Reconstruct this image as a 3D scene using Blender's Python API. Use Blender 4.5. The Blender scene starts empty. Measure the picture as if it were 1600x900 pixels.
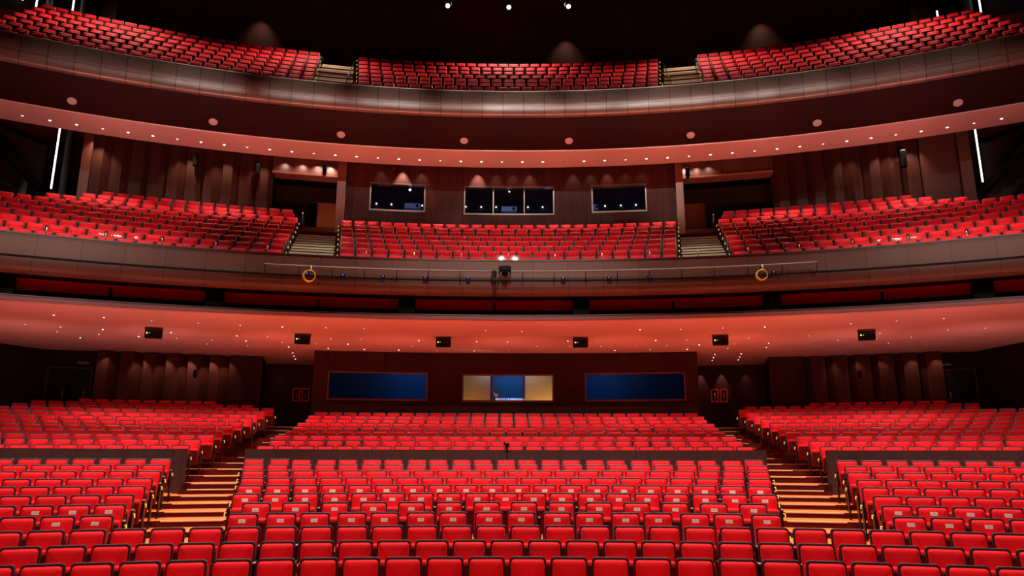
import bpy, bmesh, math, random
from mathutils import Vector, Matrix
R_ = math.radians
random.seed(7)
C = bpy.context.scene.collection
SC = bpy.context.scene

# ---------------------------------------------------------------- camera, world, exposure
# Metres. Camera stands on the stage at x=0, y=0, eye height 2.3 over the front stalls floor.
# All rows, balcony fronts and back walls are arcs about the same centre (0, YC).
YC = -11.67
CAM_PITCH, CAM_YAW, CAM_ROLL = 0.2234, 0.0055, 0.0023
cam = bpy.data.cameras.new('camera')
camo = bpy.data.objects.new('camera', cam); C.objects.link(camo)
cam.sensor_width = 36.0
cam.lens = 1150.5 / 1600 * 36
cam.clip_end = 200
camo.location = (0, 0, 2.3)
camo.rotation_euler = (Matrix.Rotation(-CAM_YAW, 4, 'Z') @ Matrix.Rotation(math.pi/2 + CAM_PITCH, 4, 'X')
                       @ Matrix.Rotation(CAM_ROLL, 4, 'Z')).to_euler()
SC.camera = camo
w = bpy.data.worlds.new('world'); SC.world = w; w.use_nodes = True
w.node_tree.nodes['Background'].inputs[0].default_value = (0.9, 0.75, 0.8, 1)
w.node_tree.nodes['Background'].inputs[1].default_value = 0.006
SC.view_settings.view_transform = 'Standard'
SC.view_settings.look = 'None'
SC.view_settings.gamma = 1.0
SC.view_settings.use_curve_mapping = False
SC.view_settings.exposure = 0.0
SC.cycles.use_denoising = True
SC.cycles.max_bounces = 6
SC.cycles.diffuse_bounces = 4
SC.cycles.glossy_bounces = 3
SC.cycles.transparent_max_bounces = 8
SC.cycles.sample_clamp_indirect = 6

def pol(R, deg, z=0.0):
    a = R_(deg)
    return Vector((R*math.sin(a), YC + R*math.cos(a), z))

def spot(name, loc, target, power, size_deg, blend=0.6, radius=0.15, col=(1, .9, .8)):
    l = bpy.data.lights.new(name, 'SPOT'); l.energy = power; l.spot_size = R_(size_deg)
    l.spot_blend = blend; l.shadow_soft_size = radius; l.color = col
    o = bpy.data.objects.new(name, l); C.objects.link(o); o.location = loc
    o.rotation_euler = (Vector(target) - Vector(loc)).to_track_quat('-Z', 'Y').to_euler()
    return o
def area(name, loc, target, power, sx, sy, col=(1, .9, .8)):
    l = bpy.data.lights.new(name, 'AREA'); l.energy = power; l.shape = 'RECTANGLE'
    l.size = sx; l.size_y = sy; l.color = col
    o = bpy.data.objects.new(name, l); C.objects.link(o); o.location = loc
    o.rotation_euler = (Vector(target) - Vector(loc)).to_track_quat('-Z', 'Y').to_euler()
    return o

WARM = (1, .80, .66)
HOUSE, BRIDGE, FILL_STALLS, FILL_BAND, BALC = 9600, 2200, 330, 1500, 4200
# house lights in the high ceiling over the stalls
for i, (x, y, tx, ty, p) in enumerate([(-9, 11, -10, 13, 1), (0, 11, 0, 13, 1.25), (9, 11, 10, 13, 1),
                                       (-12, 18, -13, 18, 1), (-4, 18, -4, 18, 1.1), (4, 18, 4, 18, 1.1), (12, 18, 13, 18, 1)]):
    spot('house_downlight', (x, y, 21.0), (tx, ty, 1), HOUSE*p, 64, .9, .35, WARM)
# front-of-house bridge lights that reach under the balcony
for x, tx, p in [(-9, -14, 1), (0, 0, 1.15), (9, 14, 1)]:
    spot('bridge_light', (x, 6, 13.0), (tx, 26, 1.2), BRIDGE*p, 46, .9, .05 if x == 0 else .4, WARM)
    spot('bridge_light', (x*1.1+.35, 6, 14.5), (tx*1.1, 27-abs(x)*.2, 9.6), BRIDGE*1.35*p, 34, .9, .07 if x == 0 else .4, WARM)
# ceiling lights over the middle balcony rows
for x in (-15, -9, -3, 3, 9, 15):
    spot('balcony_light', (x*.9, 13, 24), (x*1.1, 27-abs(x)*.25, 10.0), BALC, 40, .9, .3, WARM)
for a in (-10.6, 10.6):   # unseen spots added to brighten the balcony stairs
    spot('stair_fill', pol(27, a, 20.5), pol(38.5, a, 9.6), 2600, 12, .7, .15, (1, .88, .70))
    spot('stair_fill', pol(30, a, 22.4), pol(43.0, a, 18.6), 900, 12, .7, .15, (1, .88, .70))
# lights over the upper balcony
for x in (-15, -8, 0, 8, 15):
    spot('upper_light', (x*1.16, 34.2-abs(x)*.34, 25.2), (x*1.12, 31.6-abs(x)*.3, 18), 2100, 125, .9, .3, WARM)
# added unseen red-tinted spots stand in for seat bounce on the soffits above
for i in range(9):
    a = -24+6*i
    edge = abs(a) > 16
    c1 = (1, .34, .30) if edge else (1, .19, .12)
    c2 = (1, .36, .30) if edge else (1, .26, .16)
    k = .72 if edge else 1
    spot('soffit_bounce_fill', pol(33.04, a, 2.62), pol(36.5, a, 6.6), FILL_STALLS*k, 100, .9, .3, c1)
    spot('soffit_bounce_fill', pol(38.5, a, 3.75), pol(40.2, a, 6.6), FILL_STALLS*.36*k, 110, .9, .3, c1)
    spot('band_bounce_fill', pol(35.0, a, 8.75), pol(40.4, a, 15.2), FILL_BAND*k, 66, .9, .3, c2)

# ---------------------------------------------------------------- materials
def mat(name, col, rough=0.6, metal=0.0, emit=None, es=0.0, noise=0.0, nscale=8.0, bump=0.0, bscale=60.0, spec=0.5,
        rnd=0.0, sheen=0.0, stretch=None):
    m = bpy.data.materials.new(name); m.use_nodes = True
    nt = m.node_tree; b = nt.nodes['Principled BSDF']
    b.inputs['Base Color'].default_value = (*col, 1)
    b.inputs['Roughness'].default_value = rough
    b.inputs['Metallic'].default_value = metal
    b.inputs['Specular IOR Level'].default_value = spec
    if sheen:
        b.inputs['Sheen Weight'].default_value = sheen
        b.inputs['Sheen Roughness'].default_value = .4
        b.inputs['Sheen Tint'].default_value = (1, .25, .15, 1)
    if emit:
        b.inputs['Emission Color'].default_value = (*emit, 1)
        b.inputs['Emission Strength'].default_value = es
    src = None
    if noise or bump:
        tc = nt.nodes.new('ShaderNodeTexCoord'); mp = nt.nodes.new('ShaderNodeMapping')
        nt.links.new(tc.outputs['Object'], mp.inputs[0])
        if stretch: mp.inputs['Scale'].default_value = stretch
    if noise:
        n = nt.nodes.new('ShaderNodeTexNoise'); n.inputs['Scale'].default_value = nscale
        n.inputs['Detail'].default_value = 4
        nt.links.new(mp.outputs[0], n.inputs['Vector'])
        mr = nt.nodes.new('ShaderNodeMapRange')
        mr.inputs[1].default_value = .3; mr.inputs[2].default_value = .7
        mr.inputs[3].default_value = 1-noise; mr.inputs[4].default_value = 1+noise
        nt.links.new(n.outputs[0], mr.inputs[0]); src = mr.outputs[0]
    if rnd:
        oi = nt.nodes.new('ShaderNodeObjectInfo'); mr = nt.nodes.new('ShaderNodeMapRange')
        mr.inputs[3].default_value = 1-rnd; mr.inputs[4].default_value = 1+rnd
        nt.links.new(oi.outputs['Random'], mr.inputs[0]); src = mr.outputs[0]
    if src:
        mx = nt.nodes.new('ShaderNodeVectorMath'); mx.operation = 'SCALE'
        mx.inputs[0].default_value = col
        nt.links.new(src, mx.inputs['Scale']); nt.links.new(mx.outputs[0], b.inputs['Base Color'])
    if bump:
        n2 = nt.nodes.new('ShaderNodeTexNoise'); n2.inputs['Scale'].default_value = bscale
        nt.links.new(mp.outputs[0], n2.inputs['Vector'])
        bp = nt.nodes.new('ShaderNodeBump'); bp.inputs['Strength'].default_value = bump
        bp.inputs['Distance'].default_value = .01
        nt.links.new(n2.outputs[0], bp.inputs['Height']); nt.links.new(bp.outputs[0], b.inputs['Normal'])
    return m

def panel_mat(name, col, joint, pw, ph, rough=.35, metal=.0, var=.12, jw=.012, off=0.0, spec=.5, bumpy=.0, grain=.22):
    """panels laid out on the surface's own uv (metres along the arc, metres up the profile)"""
    m = bpy.data.materials.new(name); m.use_nodes = True
    nt = m.node_tree; b = nt.nodes['Principled BSDF']
    uv = nt.nodes.new('ShaderNodeUVMap'); uv.uv_map = 'UVMap'
    br = nt.nodes.new('ShaderNodeTexBrick')
    br.offset = off; br.squash = 1
    br.inputs['Scale'].default_value = 1; br.inputs['Brick Width'].default_value = pw
    br.inputs['Row Height'].default_value = ph; br.inputs['Mortar Size'].default_value = jw
    br.inputs['Mortar Smooth'].default_value = .1; br.inputs['Bias'].default_value = 0
    br.inputs['Color1'].default_value = (*[c*(1-var) for c in col], 1)
    br.inputs['Color2'].default_value = (*[c*(1+var) for c in col], 1)
    br.inputs['Mortar'].default_value = (*joint, 1)
    nt.links.new(uv.outputs[0], br.inputs['Vector'])
    n = nt.nodes.new('ShaderNodeTexNoise'); n.inputs['Scale'].default_value = 1.0; n.inputs['Detail'].default_value = 5
    mp = nt.nodes.new('ShaderNodeMapping'); mp.inputs['Scale'].default_value = (7, .7, 1)
    nt.links.new(uv.outputs[0], mp.inputs[0]); nt.links.new(mp.outputs[0], n.inputs['Vector'])
    mr = nt.nodes.new('ShaderNodeMapRange'); mr.inputs[1].default_value = .3; mr.inputs[2].default_value = .7
    mr.inputs[3].default_value = 1-grain; mr.inputs[4].default_value = 1+grain
    nt.links.new(n.outputs[0], mr.inputs[0])
    mx = nt.nodes.new('ShaderNodeVectorMath'); mx.operation = 'SCALE'
    nt.links.new(br.outputs['Color'], mx.inputs[0]); nt.links.new(mr.outputs[0], mx.inputs['Scale'])
    nt.links.new(mx.outputs[0], b.inputs['Base Color'])
    b.inputs['Roughness'].default_value = rough; b.inputs['Metallic'].default_value = metal
    b.inputs['Specular IOR Level'].default_value = spec
    bp = nt.nodes.new('ShaderNodeBump'); bp.inputs['Strength'].default_value = .5; bp.inputs['Distance'].default_value = .01
    bp.invert = True
    nt.links.new(br.outputs['Fac'], bp.inputs['Height'])
    last = bp
    if bumpy:
        n2 = nt.nodes.new('ShaderNodeTexNoise'); n2.inputs['Scale'].default_value = .9
        nt.links.new(uv.outputs[0], n2.inputs['Vector'])
        b2 = nt.nodes.new('ShaderNodeBump'); b2.inputs['Strength'].default_value = bumpy; b2.inputs['Distance'].default_value = .08
        nt.links.new(n2.outputs[0], b2.inputs['Height']); nt.links.new(bp.outputs[0], b2.inputs['Normal'])
        last = b2
    nt.links.new(last.outputs[0], b.inputs['Normal'])
    return m

def glow(name, col, s):
    return mat(name, (0.02, .02, .02), emit=col, es=s)

M = {}
M['fabric'] = mat('red_fabric', (.86, .0035, .014), .7, rnd=.07, sheen=.06, spec=.18)
M['fabric_far'] = mat('red_fabric_rows', (.86, .0035, .014), .7, sheen=.06, spec=.18)
M['pan'] = mat('red_seat_fabric', (.80, .006, .016), .7, rnd=.06, sheen=.1, spec=.2)
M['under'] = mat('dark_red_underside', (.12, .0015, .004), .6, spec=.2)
M['shell'] = mat('dark_plum_wood', (.045, .016, .028), .42, spec=.5)
M['arm'] = mat('dark_wood_arm', (.012, .006, .006), .35, spec=.3)
M['cap'] = mat('pale_metal_cap', (.9, .82, .78), .35, .2)
M['brass'] = glow('brass_lamp', (1, .62, .10), 1.1)
M['tag'] = mat('white_card', (.95, .90, .86), .6)
M['ink'] = mat('grey_print', (.7, .62, .6), .6)
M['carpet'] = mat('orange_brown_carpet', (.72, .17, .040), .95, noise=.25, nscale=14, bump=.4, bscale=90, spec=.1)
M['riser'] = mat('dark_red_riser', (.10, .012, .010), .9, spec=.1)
M['nosing'] = mat('cream_nosing', (.95, .74, .50), .5)
M['tread'] = mat('pale_tan_riser', (.90, .68, .42), .7, noise=.25, nscale=9)
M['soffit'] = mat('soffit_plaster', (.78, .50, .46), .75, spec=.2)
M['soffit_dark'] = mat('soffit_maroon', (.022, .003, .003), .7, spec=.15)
M['lip'] = mat('mauve_metal_lip', (.30, .20, .24), .4, .2)
M['recess'] = mat('recess_red_glow', (.90, .01, .02), .6)
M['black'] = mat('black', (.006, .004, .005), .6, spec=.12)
M['blackmetal'] = mat('black_metal', (.02, .016, .016), .35, .5)
M['fascia'] = panel_mat('bronze_fascia', (.19, .125, .105), (.045, .02, .02), .86, .83, .36, .15, .10, .014, 0, .5, .25, .05)
M['fascia_mid'] = panel_mat('bronze_fascia_plain', (.115, .048, .036), (.06, .024, .02), 1.12, 4.0, .45, 0, .08, .010, 0, .3, .15, .05)
M['wood'] = panel_mat('mahogany_panels', (.060, .014, .009), (.02, .005, .004), .62, 8.0, .5, 0, .22, .008, 0, .12)
M['wood_low'] = panel_mat('mahogany_booth', (.042, .011, .008), (.02, .005, .004), 1.9, 8.0, .5, 0, .14, .008, 0, .12)
M['pleat'] = panel_mat('mahogany_pleats', (.075, .019, .012), (.03, .008, .006), 50, 50, .5, 0, .1, .001, 0, .15)
M['darkwall'] = mat('dark_wall', (.022, .007, .006), .8, spec=.1)
M['backwall'] = mat('dark_back_wall', (.035, .012, .010), .7)
M['crosswall'] = panel_mat('plum_cross_wall', (.050, .020, .024), (.02, .008, .01), 1.3, 5, .5, 0, .1, .006)
M['post'] = mat('copper_pilaster', (.17, .05, .033), .4, .2)
M['canopy'] = mat('copper_canopy', (.42, .14, .10), .5)
M['grey'] = mat('grey_column', (.16, .15, .16), .5)
M['frame'] = mat('window_frame_metal', (.16, .10, .085), .35, .6)
M['white_led'] = glow('white_led', (.85, .95, 1), 5)
M['lamp_white'] = glow('lamp_glow', (1, .9, .8), 5)
M['lamp_soft'] = glow('lamp_glow_soft', (1, .80, .68), 1.6)
M['lamp_off'] = mat('lamp_off', (.25, .06, .05), .4)
M['lamp_pink'] = mat('ceiling_disc', (.50, .36, .36), .5, emit=(1, .6, .6), es=.05)
M['green_led'] = glow('green_led', (.45, 1, .05), 3)
M['blue_led'] = glow('blue_led', (.1, .15, 1), 1.2)
M['cyan'] = glow('blue_screen', (.1, .4, 1), .9)
M['exit'] = glow('green_sign', (.02, .8, .35), 1.0)
M['red_paint'] = mat('red_paint', (.62, .008, .012), .4)
M['yellow'] = mat('yellow_cable', (.80, .50, .04), .5)
M['blue_room'] = mat('blue_wall', (.03, .15, .30), .8)
M['ochre'] = mat('ochre_pane_reflection', (.75, .42, .12), .8)  # warm reflection in the booth panes, put into a screen's colour
M['room_dark'] = mat('room_dark', (.03, .028, .05), .6)
M['desk'] = mat('mixing_desk', (.80, .82, .95), .4)
M['skin'] = mat('skin', (.32, .15, .10), .6)
M['hair'] = mat('hair', (.012, .010, .010), .7)
M['shirt'] = mat('grey_shirt', (.12, .17, .22), .8)
M['orange_wall'] = mat('orange_lobby', (.50, .13, .05), .7)
M['metal'] = mat('rail_metal', (.55, .42, .30), .3, .7)
def glass_mat(name, tint=(1, 1, 1), rough=0.0, refl=.10):
    m = bpy.data.materials.new(name); m.use_nodes = True; nt = m.node_tree
    for n in list(nt.nodes):
        if n.type != 'OUTPUT_MATERIAL': nt.nodes.remove(n)
    out = [n for n in nt.nodes if n.type == 'OUTPUT_MATERIAL'][0]
    t = nt.nodes.new('ShaderNodeBsdfTransparent'); t.inputs[0].default_value = (*tint, 1)
    g = nt.nodes.new('ShaderNodeBsdfGlossy'); g.inputs['Roughness'].default_value = rough
    mx = nt.nodes.new('ShaderNodeMixShader'); fr = nt.nodes.new('ShaderNodeFresnel'); fr.inputs[0].default_value = 1.5
    nt.links.new(fr.outputs[0], mx.inputs[0]); nt.links.new(t.outputs[0], mx.inputs[1]); nt.links.new(g.outputs[0], mx.inputs[2])
    nt.links.new(mx.outputs[0], out.inputs[0])
    return m
M['glass'] = glass_mat('clear_glass', (.93, .95, .97), 0.02)
M['dark_glass'] = glass_mat('tinted_glass', (.75, .8, .9), 0.0)

# ---------------------------------------------------------------- mesh helpers
class MB:
    def __init__(s): s.v = []; s.f = []; s.m = []; s.uv = []; s.sm = []
    def add(s, vs, fs, mi=0, uvs=None, smooth=False):
        b = len(s.v); s.v += [tuple(p) for p in vs]
        for k, f in enumerate(fs):
            s.f.append(tuple(b+i for i in f)); s.m.append(mi); s.sm.append(smooth)
            s.uv.append(uvs[k] if uvs else [(0, 0)]*len(f))
        return s
    def box(s, x0, x1, y0, y1, z0, z1, mi=0, T=None):
        vs = [(x, y, z) for z in (z0, z1) for y in (y0, y1) for x in (x0, x1)]
        if T: vs = [T(Vector(p)) for p in vs]
        fs = [(0, 2, 3, 1), (4, 5, 7, 6), (0, 1, 5, 4), (1, 3, 7, 5), (3, 2, 6, 7), (2, 0, 4, 6)]
        ws = [(x1-x0, z1-z0)]
        uvs = []
        for f in fs: uvs.append([((vs[i][0]+vs[i][1]), vs[i][2]) for i in f])
        return s.add(vs, fs, mi, uvs)
    def tube(s, pts, r, n=8, mi=0, closed=False, cap=True):
        pts = [Vector(p) for p in pts]; L = len(pts); rings = []
        rr = r if isinstance(r, (list, tuple)) else [r]*L
        up = None
        for i in range(L):
            a = pts[(i-1) % L] if (i or closed) else pts[0]; c = pts[(i+1) % L] if (i < L-1 or closed) else pts[-1]
            d = (c-a).normalized()
            if up is None or abs(up.dot(d)) > .95:
                up = Vector((0, 0, 1)) if abs(d.z) < .9 else Vector((1, 0, 0))
            x = d.cross(up).normalized(); y = x.cross(d).normalized(); up = y
            rings.append([pts[i] + (x*math.cos(t)+y*math.sin(t))*rr[i] for t in [2*math.pi*k/n for k in range(n)]])
        vs = [p for g in rings for p in g]; fs = []
        for i in range(L if closed else L-1):
            j = (i+1) % L
            for k in range(n): fs.append((i*n+k, i*n+(k+1) % n, j*n+(k+1) % n, j*n+k))
        s.add(vs, fs, mi, smooth=True)
        if cap and not closed:
            b = len(s.v)-L*n
            s.f.append(tuple(b+k for k in reversed(range(n)))); s.m.append(mi); s.uv.append([(0, 0)]*n); s.sm.append(False)
            s.f.append(tuple(b+(L-1)*n+k for k in range(n))); s.m.append(mi); s.uv.append([(0, 0)]*n); s.sm.append(False)
        return s
    def ring(s, prof, p0, p1, seg=None, mi=0, closed=False, smooth=False, Rref=None):
        """sweep a profile of (R, z) about the hall's centre from angle p0 to p1 (degrees)"""
        n = seg or max(2, int(abs(p1-p0)/1.5)+1)
        Rr = Rref or prof[0][0]
        L = [0]
        for i in range(1, len(prof)): L.append(L[-1]+math.hypot(prof[i][0]-prof[i-1][0], prof[i][1]-prof[i-1][1]))
        vs = []
        for i in range(n+1):
            a = p0+(p1-p0)*i/n
            for (R, z) in prof: vs.append(pol(R, a, z))
        K = len(prof); fs = []; uvs = []
        for i in range(n):
            u0 = R_(p0+(p1-p0)*i/n)*Rr+100; u1 = R_(p0+(p1-p0)*(i+1)/n)*Rr+100
            for k in range(K if closed else K-1):
                j = (k+1) % K
                fs.append((i*K+k, (i+1)*K+k, (i+1)*K+j, i*K+j))
                lj = L[j] if j else L[-1]+.1
                uvs.append([(u0, L[k]), (u1, L[k]), (u1, lj), (u0, lj)])
        s.add(vs, fs, mi, uvs, smooth)
        if closed:
            s.add([vs[k] for k in range(K)], [tuple(range(K))], mi)
            s.add([vs[n*K+k] for k in range(K)], [tuple(reversed(range(K)))], mi)
        return s
    def build(s, name, mats, parent=None, bevel=0):
        me = bpy.data.meshes.new(name); me.from_pydata([tuple(v) for v in s.v], [], s.f)
        if not isinstance(mats, (list, tuple)): mats = [mats]
        for m in mats: me.materials.append(m)
        me.polygons.foreach_set('material_index', s.m)
        me.polygons.foreach_set('use_smooth', s.sm)
        ul = me.uv_layers.new(name='UVMap')
        flat = [c for uv in s.uv for p in uv for c in p]
        ul.data.foreach_set('uv', flat)
        me.validate(); me.update()
        o = bpy.data.objects.new(name, me); C.objects.link(o)
        if parent: o.parent = parent
        if bevel:
            b = o.modifiers.new('b', 'BEVEL'); b.width = bevel; b.segments = 2; b.limit_method = 'ANGLE'
        return o

def struct(o, label=None):
    o['kind'] = 'structure'
    if label: o['label'] = label
    return o
def tag(o, label, cat, group=None):
    o['label'] = label; o['category'] = cat
    if group: o['group'] = group
    return o
def empty(name, loc=(0, 0, 0), rz=0.0):
    o = bpy.data.objects.new(name, None); C.objects.link(o)
    o.location = loc; o.rotation_euler = (0, 0, rz); o.empty_display_size = .2
    return o
def copy_tree(o, parent=None):
    c = o.copy(); C.objects.link(c); c.parent = parent
    for ch in list(o.children): copy_tree(ch, c)
    return c
def place(o, R, deg, z, dz_rot=0):
    o.location = pol(R, deg, z); o.rotation_euler = (0, 0, -R_(deg)+dz_rot); return o

# ---------------------------------------------------------------- row tables (R of the seat-back top, floor height)
RF = [22.05, 23.03, 24.01, 24.9, 25.75, 26.6, 27.5, 28.4, 29.3, 30.2, 31.1]
ZF = [-.02, .09, .21, .35, .47, .59, .71, .83, .96, 1.08, 1.20]
RR = [33.76+.85*k for k in range(12)]
ZR = [1.56+.166*k for k in range(12)]
RM = [35.7+.93*k for k in range(10)]
ZM = [7.83+.4605*k for k in range(10)]
RU = [40.8+.8*k for k in range(8)]
ZU = [16.65, 17.26, 17.88, 18.51, 19.15, 19.80, 20.46, 21.13]
A_CL = [-10.79, -10.73, -11.26, -11.37, -11.52, -11.73, -11.93, -12.1]
A_CR = [10.63, 10.57, 11.12, 11.2, 11.45, 11.63, 11.82, 11.91]
A_LL = [-14.66, -14.69, -14.81, -14.8, -14.89, -14.9, -15.08, -15.08]
A_RL = [14.46, 14.51, 14.61, 14.59, 14.75, 14.7, 14.91, 14.86]
B_LL = [-15.04, -14.76, -14.34, -14.13, -13.79, -13.51, -13.19, -13.06, -12.8, -12.49, -13.65, -15.63]
B_RL = [14.87, 14.59, 14.2, 13.89, 13.69, 13.43, 13.13, 12.91, 12.68, 12.4, 12.83, 16.2]
B_CL = [-12.16, -11.75, -11.67, -11.29, -11.07, -10.97, -10.66, -10.64, -10.4]
B_CR = [12.0, 11.66, 11.51, 11.12, 10.94, 10.84, 10.56, 10.53, 10.27]

# ================================================================= STRUCTURE
# stalls floor, one stepped sweep
mb = MB()
prof = [(8.0, -.02), (RF[0]+.14, -.02)]
allrows = list(zip(RF, ZF))[1:]
prev = RF[0]
for R, z in allrows:
    prof += [(prev+.14, z)]; prof += [(R+.14, z)]; prev = R
prof += [(32.9, 1.30)] if False else []
prof += [(31.24, 1.32), (33.05, 1.32), (33.05, 1.56)]
prev = RR[0]
prof += [(RR[0]+.14, 1.56)]
for R, z in list(zip(RR, ZR))[1:]:
    prof += [(prev+.14, z), (R+.14, z)]; prev = R
prof += [(47.5, ZR[-1])]
mb.ring(prof, -46, 46, 60)
# underside so that the floor is a solid slab
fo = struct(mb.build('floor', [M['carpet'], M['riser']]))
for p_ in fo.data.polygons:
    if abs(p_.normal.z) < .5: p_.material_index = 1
# riser cloth behind each row edge and cream nosings: one stair object per aisle
def aisle(name, rows, zs, lefts, rights, half=False, start=1, tread_mat='carpet'):
    e = empty(name); struct(e)
    for k in range(start, len(rows)):
        a0, a1 = lefts[k], rights[k]
        Rr = rows[k-1]+.14; z1 = zs[k]; z0 = zs[k-1]
        if half:
            zh = (z0+z1)/2
            b = MB(); b.ring([(Rr-.46, z0-.02), (Rr-.46, zh), (Rr+.01, zh), (Rr+.01, z0-.02)], a0, a1, closed=True)
            b.build('step', M['riser'], e)
            for (RR_, zz) in ((Rr-.46, zh), (Rr-.002, z1)):
                n = MB(); n.ring([(RR_-.03, zz-.060), (RR_-.03, zz+.008), (RR_+.05, zz+.008), (RR_+.05, zz-.02)], a0, a1, closed=True)
                n.build('nosing', M['nosing'], e)
            rb = MB(); rb.ring([(Rr-.006, zh), (Rr-.006, z1-.05)], a0, a1); rb.build('riser', M['riser'], e)
        else:
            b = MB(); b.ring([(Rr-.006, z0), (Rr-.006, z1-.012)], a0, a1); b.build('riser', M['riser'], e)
            n = MB(); n.ring([(Rr-.02, z1-.022), (Rr-.02, z1+.006), (Rr+.03, z1+.006), (Rr+.03, z1-.01)], a0+.35, a1-.35, closed=True)
            n.build('nosing', M['nosing'], e)
    return e
pad = lambda L, n: [L[0]]*n + L
aisle('aisle_stairs', RF, ZF, pad(A_LL, 3), pad(A_CL, 3))
aisle('aisle_stairs', RF, ZF, pad(A_CR, 3), pad(A_RL, 3))
CLx = B_CL+[-10.4]*3; CRx = B_CR+[10.27]*3
RRx = [31.1, 31.9, 32.7]+RR; ZRx = [1.20, 1.32, 1.44]+[1.56]+ZR[1:]
aisle('aisle_stairs', RRx, ZRx, [-15.0]*3+B_LL, [-12.3]*3+CLx)
aisle('aisle_stairs', RRx, ZRx, [12.1]*3+CRx, [14.9]*3+B_RL)

# cross wall in front of the rear stalls
def solid_arc(name, R0, R1, z0, z1, a0, a1, m, seg=None, parent=None):
    b = MB(); b.ring([(R0, z0), (R0, z1), (R1, z1), (R1, z0)], a0, a1, seg, closed=True)
    return b.build(name, m, parent)
for n_, a0, a1 in (('wall_cross_centre', -12.49, 12.37), ('wall_cross_left', -30, -15.0), ('wall_cross_right', 15.0, 30)):
    struct(solid_arc(n_, 33.0, 33.08, 1.25, 2.448, a0, a1, M['crosswall']))
for n_, a0, a1, s in (('wall_cross_return_left', -15.36, -15.02, -1), ('wall_cross_return_right', 15.02, 15.36, 1)):
    struct(solid_arc(n_, 32.4, 33.0, 1.2, 2.45, a0, a1, M['crosswall'], 1))

# lower soffit of the middle balcony, slightly sloping
sofz = lambda R: 6.555-.0298*(R-35.2)
b = MB(); b.ring([(35.22, 6.555), (37, sofz(37)), (39, sofz(39)), (41, sofz(41)), (43, sofz(43)), (45, sofz(45)), (48.5, sofz(48.5)),
                  (48.5, 6.75), (35.22, 6.75)], -44, 44, 60, closed=True)
struct(b.build('ceiling_under_middle_balcony', M['soffit']))
b = MB(); b.ring([(35.3, 6.55), (35.16, 6.575), (35.14, 6.68), (35.2, 6.735), (35.6, 6.745), (35.6, 6.60)], -44, 44, 90, closed=True)
struct(b.build('trim_1', M['lip']))
# recess over the lip: dark shelf, red glow painted on upper back, dark bottom
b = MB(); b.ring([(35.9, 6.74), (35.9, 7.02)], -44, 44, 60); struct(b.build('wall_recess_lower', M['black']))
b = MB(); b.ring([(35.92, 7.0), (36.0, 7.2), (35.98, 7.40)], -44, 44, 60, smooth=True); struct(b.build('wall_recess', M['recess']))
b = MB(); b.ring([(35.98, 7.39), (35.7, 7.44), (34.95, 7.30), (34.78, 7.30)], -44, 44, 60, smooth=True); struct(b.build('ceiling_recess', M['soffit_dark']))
# middle balcony front
b = MB()
b.ring([(34.62, 8.38), (34.50, 8.375), (34.50, 7.74)], -44, 44, 90)
b.ring([(34.50, 7.70), (34.50, 7.55), (34.54, 7.43), (34.62, 7.34), (34.78, 7.29), (34.95, 7.30)], -44, 44, 90, smooth=True)
struct(b.build('wall_middle_balcony_front', M['fascia_mid']))
b = MB(); b.ring([(34.62, 7.75), (34.46, 7.745), (34.46, 7.70), (34.62, 7.695)], -44, 44, 90, closed=True)
struct(b.build('trim_2', M['black']))
b = MB(); b.ring([(34.48, 8.372), (34.48, 8.41), (34.72, 8.41), (34.72, 7.83), (34.64, 7.83), (34.64, 8.372)], -44, 44, 90, closed=True)
struct(b.build('trim_3', M['shell']))
# middle balcony tiers
def tiers(name, rows, zs, front, zf, a0, a1, m, back, depth=.5):
    b = MB(); prof = [(front, zs[0]), (rows[0]+.14, zs[0])]; prev = rows[0]
    for R, z in list(zip(rows, zs))[1:]:
        prof += [(prev+.14, z), (R+.14, z)]; prev = R
    prof += [(back, zs[-1]), (back, zs[0]-depth), (front, zs[0]-depth)]
    b.ring(prof, a0, a1, closed=True)
    return struct(b.build(name, m))
tiers('floor_middle_balcony', RM, ZM, 34.66, 0, -44, 44, M['riser'], 49.0, .35)
pm = [-12.05]*8+[-12.4]*2
aisle('aisle_stairs', RM[:8], ZM[:8], [-11.95]*8, [-9.3-.08*k for k in range(8)], half=True)
aisle('aisle_stairs', RM[:8], ZM[:8], [9.3+.08*k for k in range(8)], [11.92]*8, half=True)
# landings at the doorways behind the middle balcony aisles
# upper balcony: front, slanted dark soffit, light band
b = MB()
b.ring([(39.98, 17.10), (39.80, 17.07), (39.80, 16.42), (39.81, 16.24), (39.84, 16.10), (39.93, 16.02), (40.05, 16.0)], -46, 46, 120, smooth=True)
struct(b.build('wall_upper_balcony_front', M['fascia']))
b = MB(); b.ring([(39.77, 17.06), (39.77, 17.10), (40.0, 17.10), (40.0, 16.5), (39.95, 16.5), (39.95, 17.06)], -46, 46, 90, closed=True)
struct(b.build('trim_4', M['frame']))
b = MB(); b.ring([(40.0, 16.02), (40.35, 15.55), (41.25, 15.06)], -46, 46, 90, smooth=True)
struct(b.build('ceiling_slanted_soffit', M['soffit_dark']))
b = MB(); b.ring([(41.22, 15.03), (43.06, 15.03), (43.06, 15.12), (41.22, 15.12)], -46, 46, 120, closed=True)
struct(b.build('ceiling_light_band', M['soffit']))
b = MB(); b.ring([(43.0, 15.75), (49, 15.75), (49, 15.9), (43.0, 15.9)], -23.6, 24.6, 60, closed=True)
struct(b.build('ceiling_behind_band', M['black']))
tiers('floor_upper_balcony', RU, ZU, 39.98, 0, -46, 46, M['riser'], 49.5, .4)
aisle('aisle_stairs', RU, ZU, [-11.6-.03*k for k in range(8)], [-9.25-.07*k for k in range(8)], half=True)
aisle('aisle_stairs', RU, ZU, [9.25+.07*k for k in range(8)], [11.6+.03*k for k in range(8)], half=True)
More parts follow.
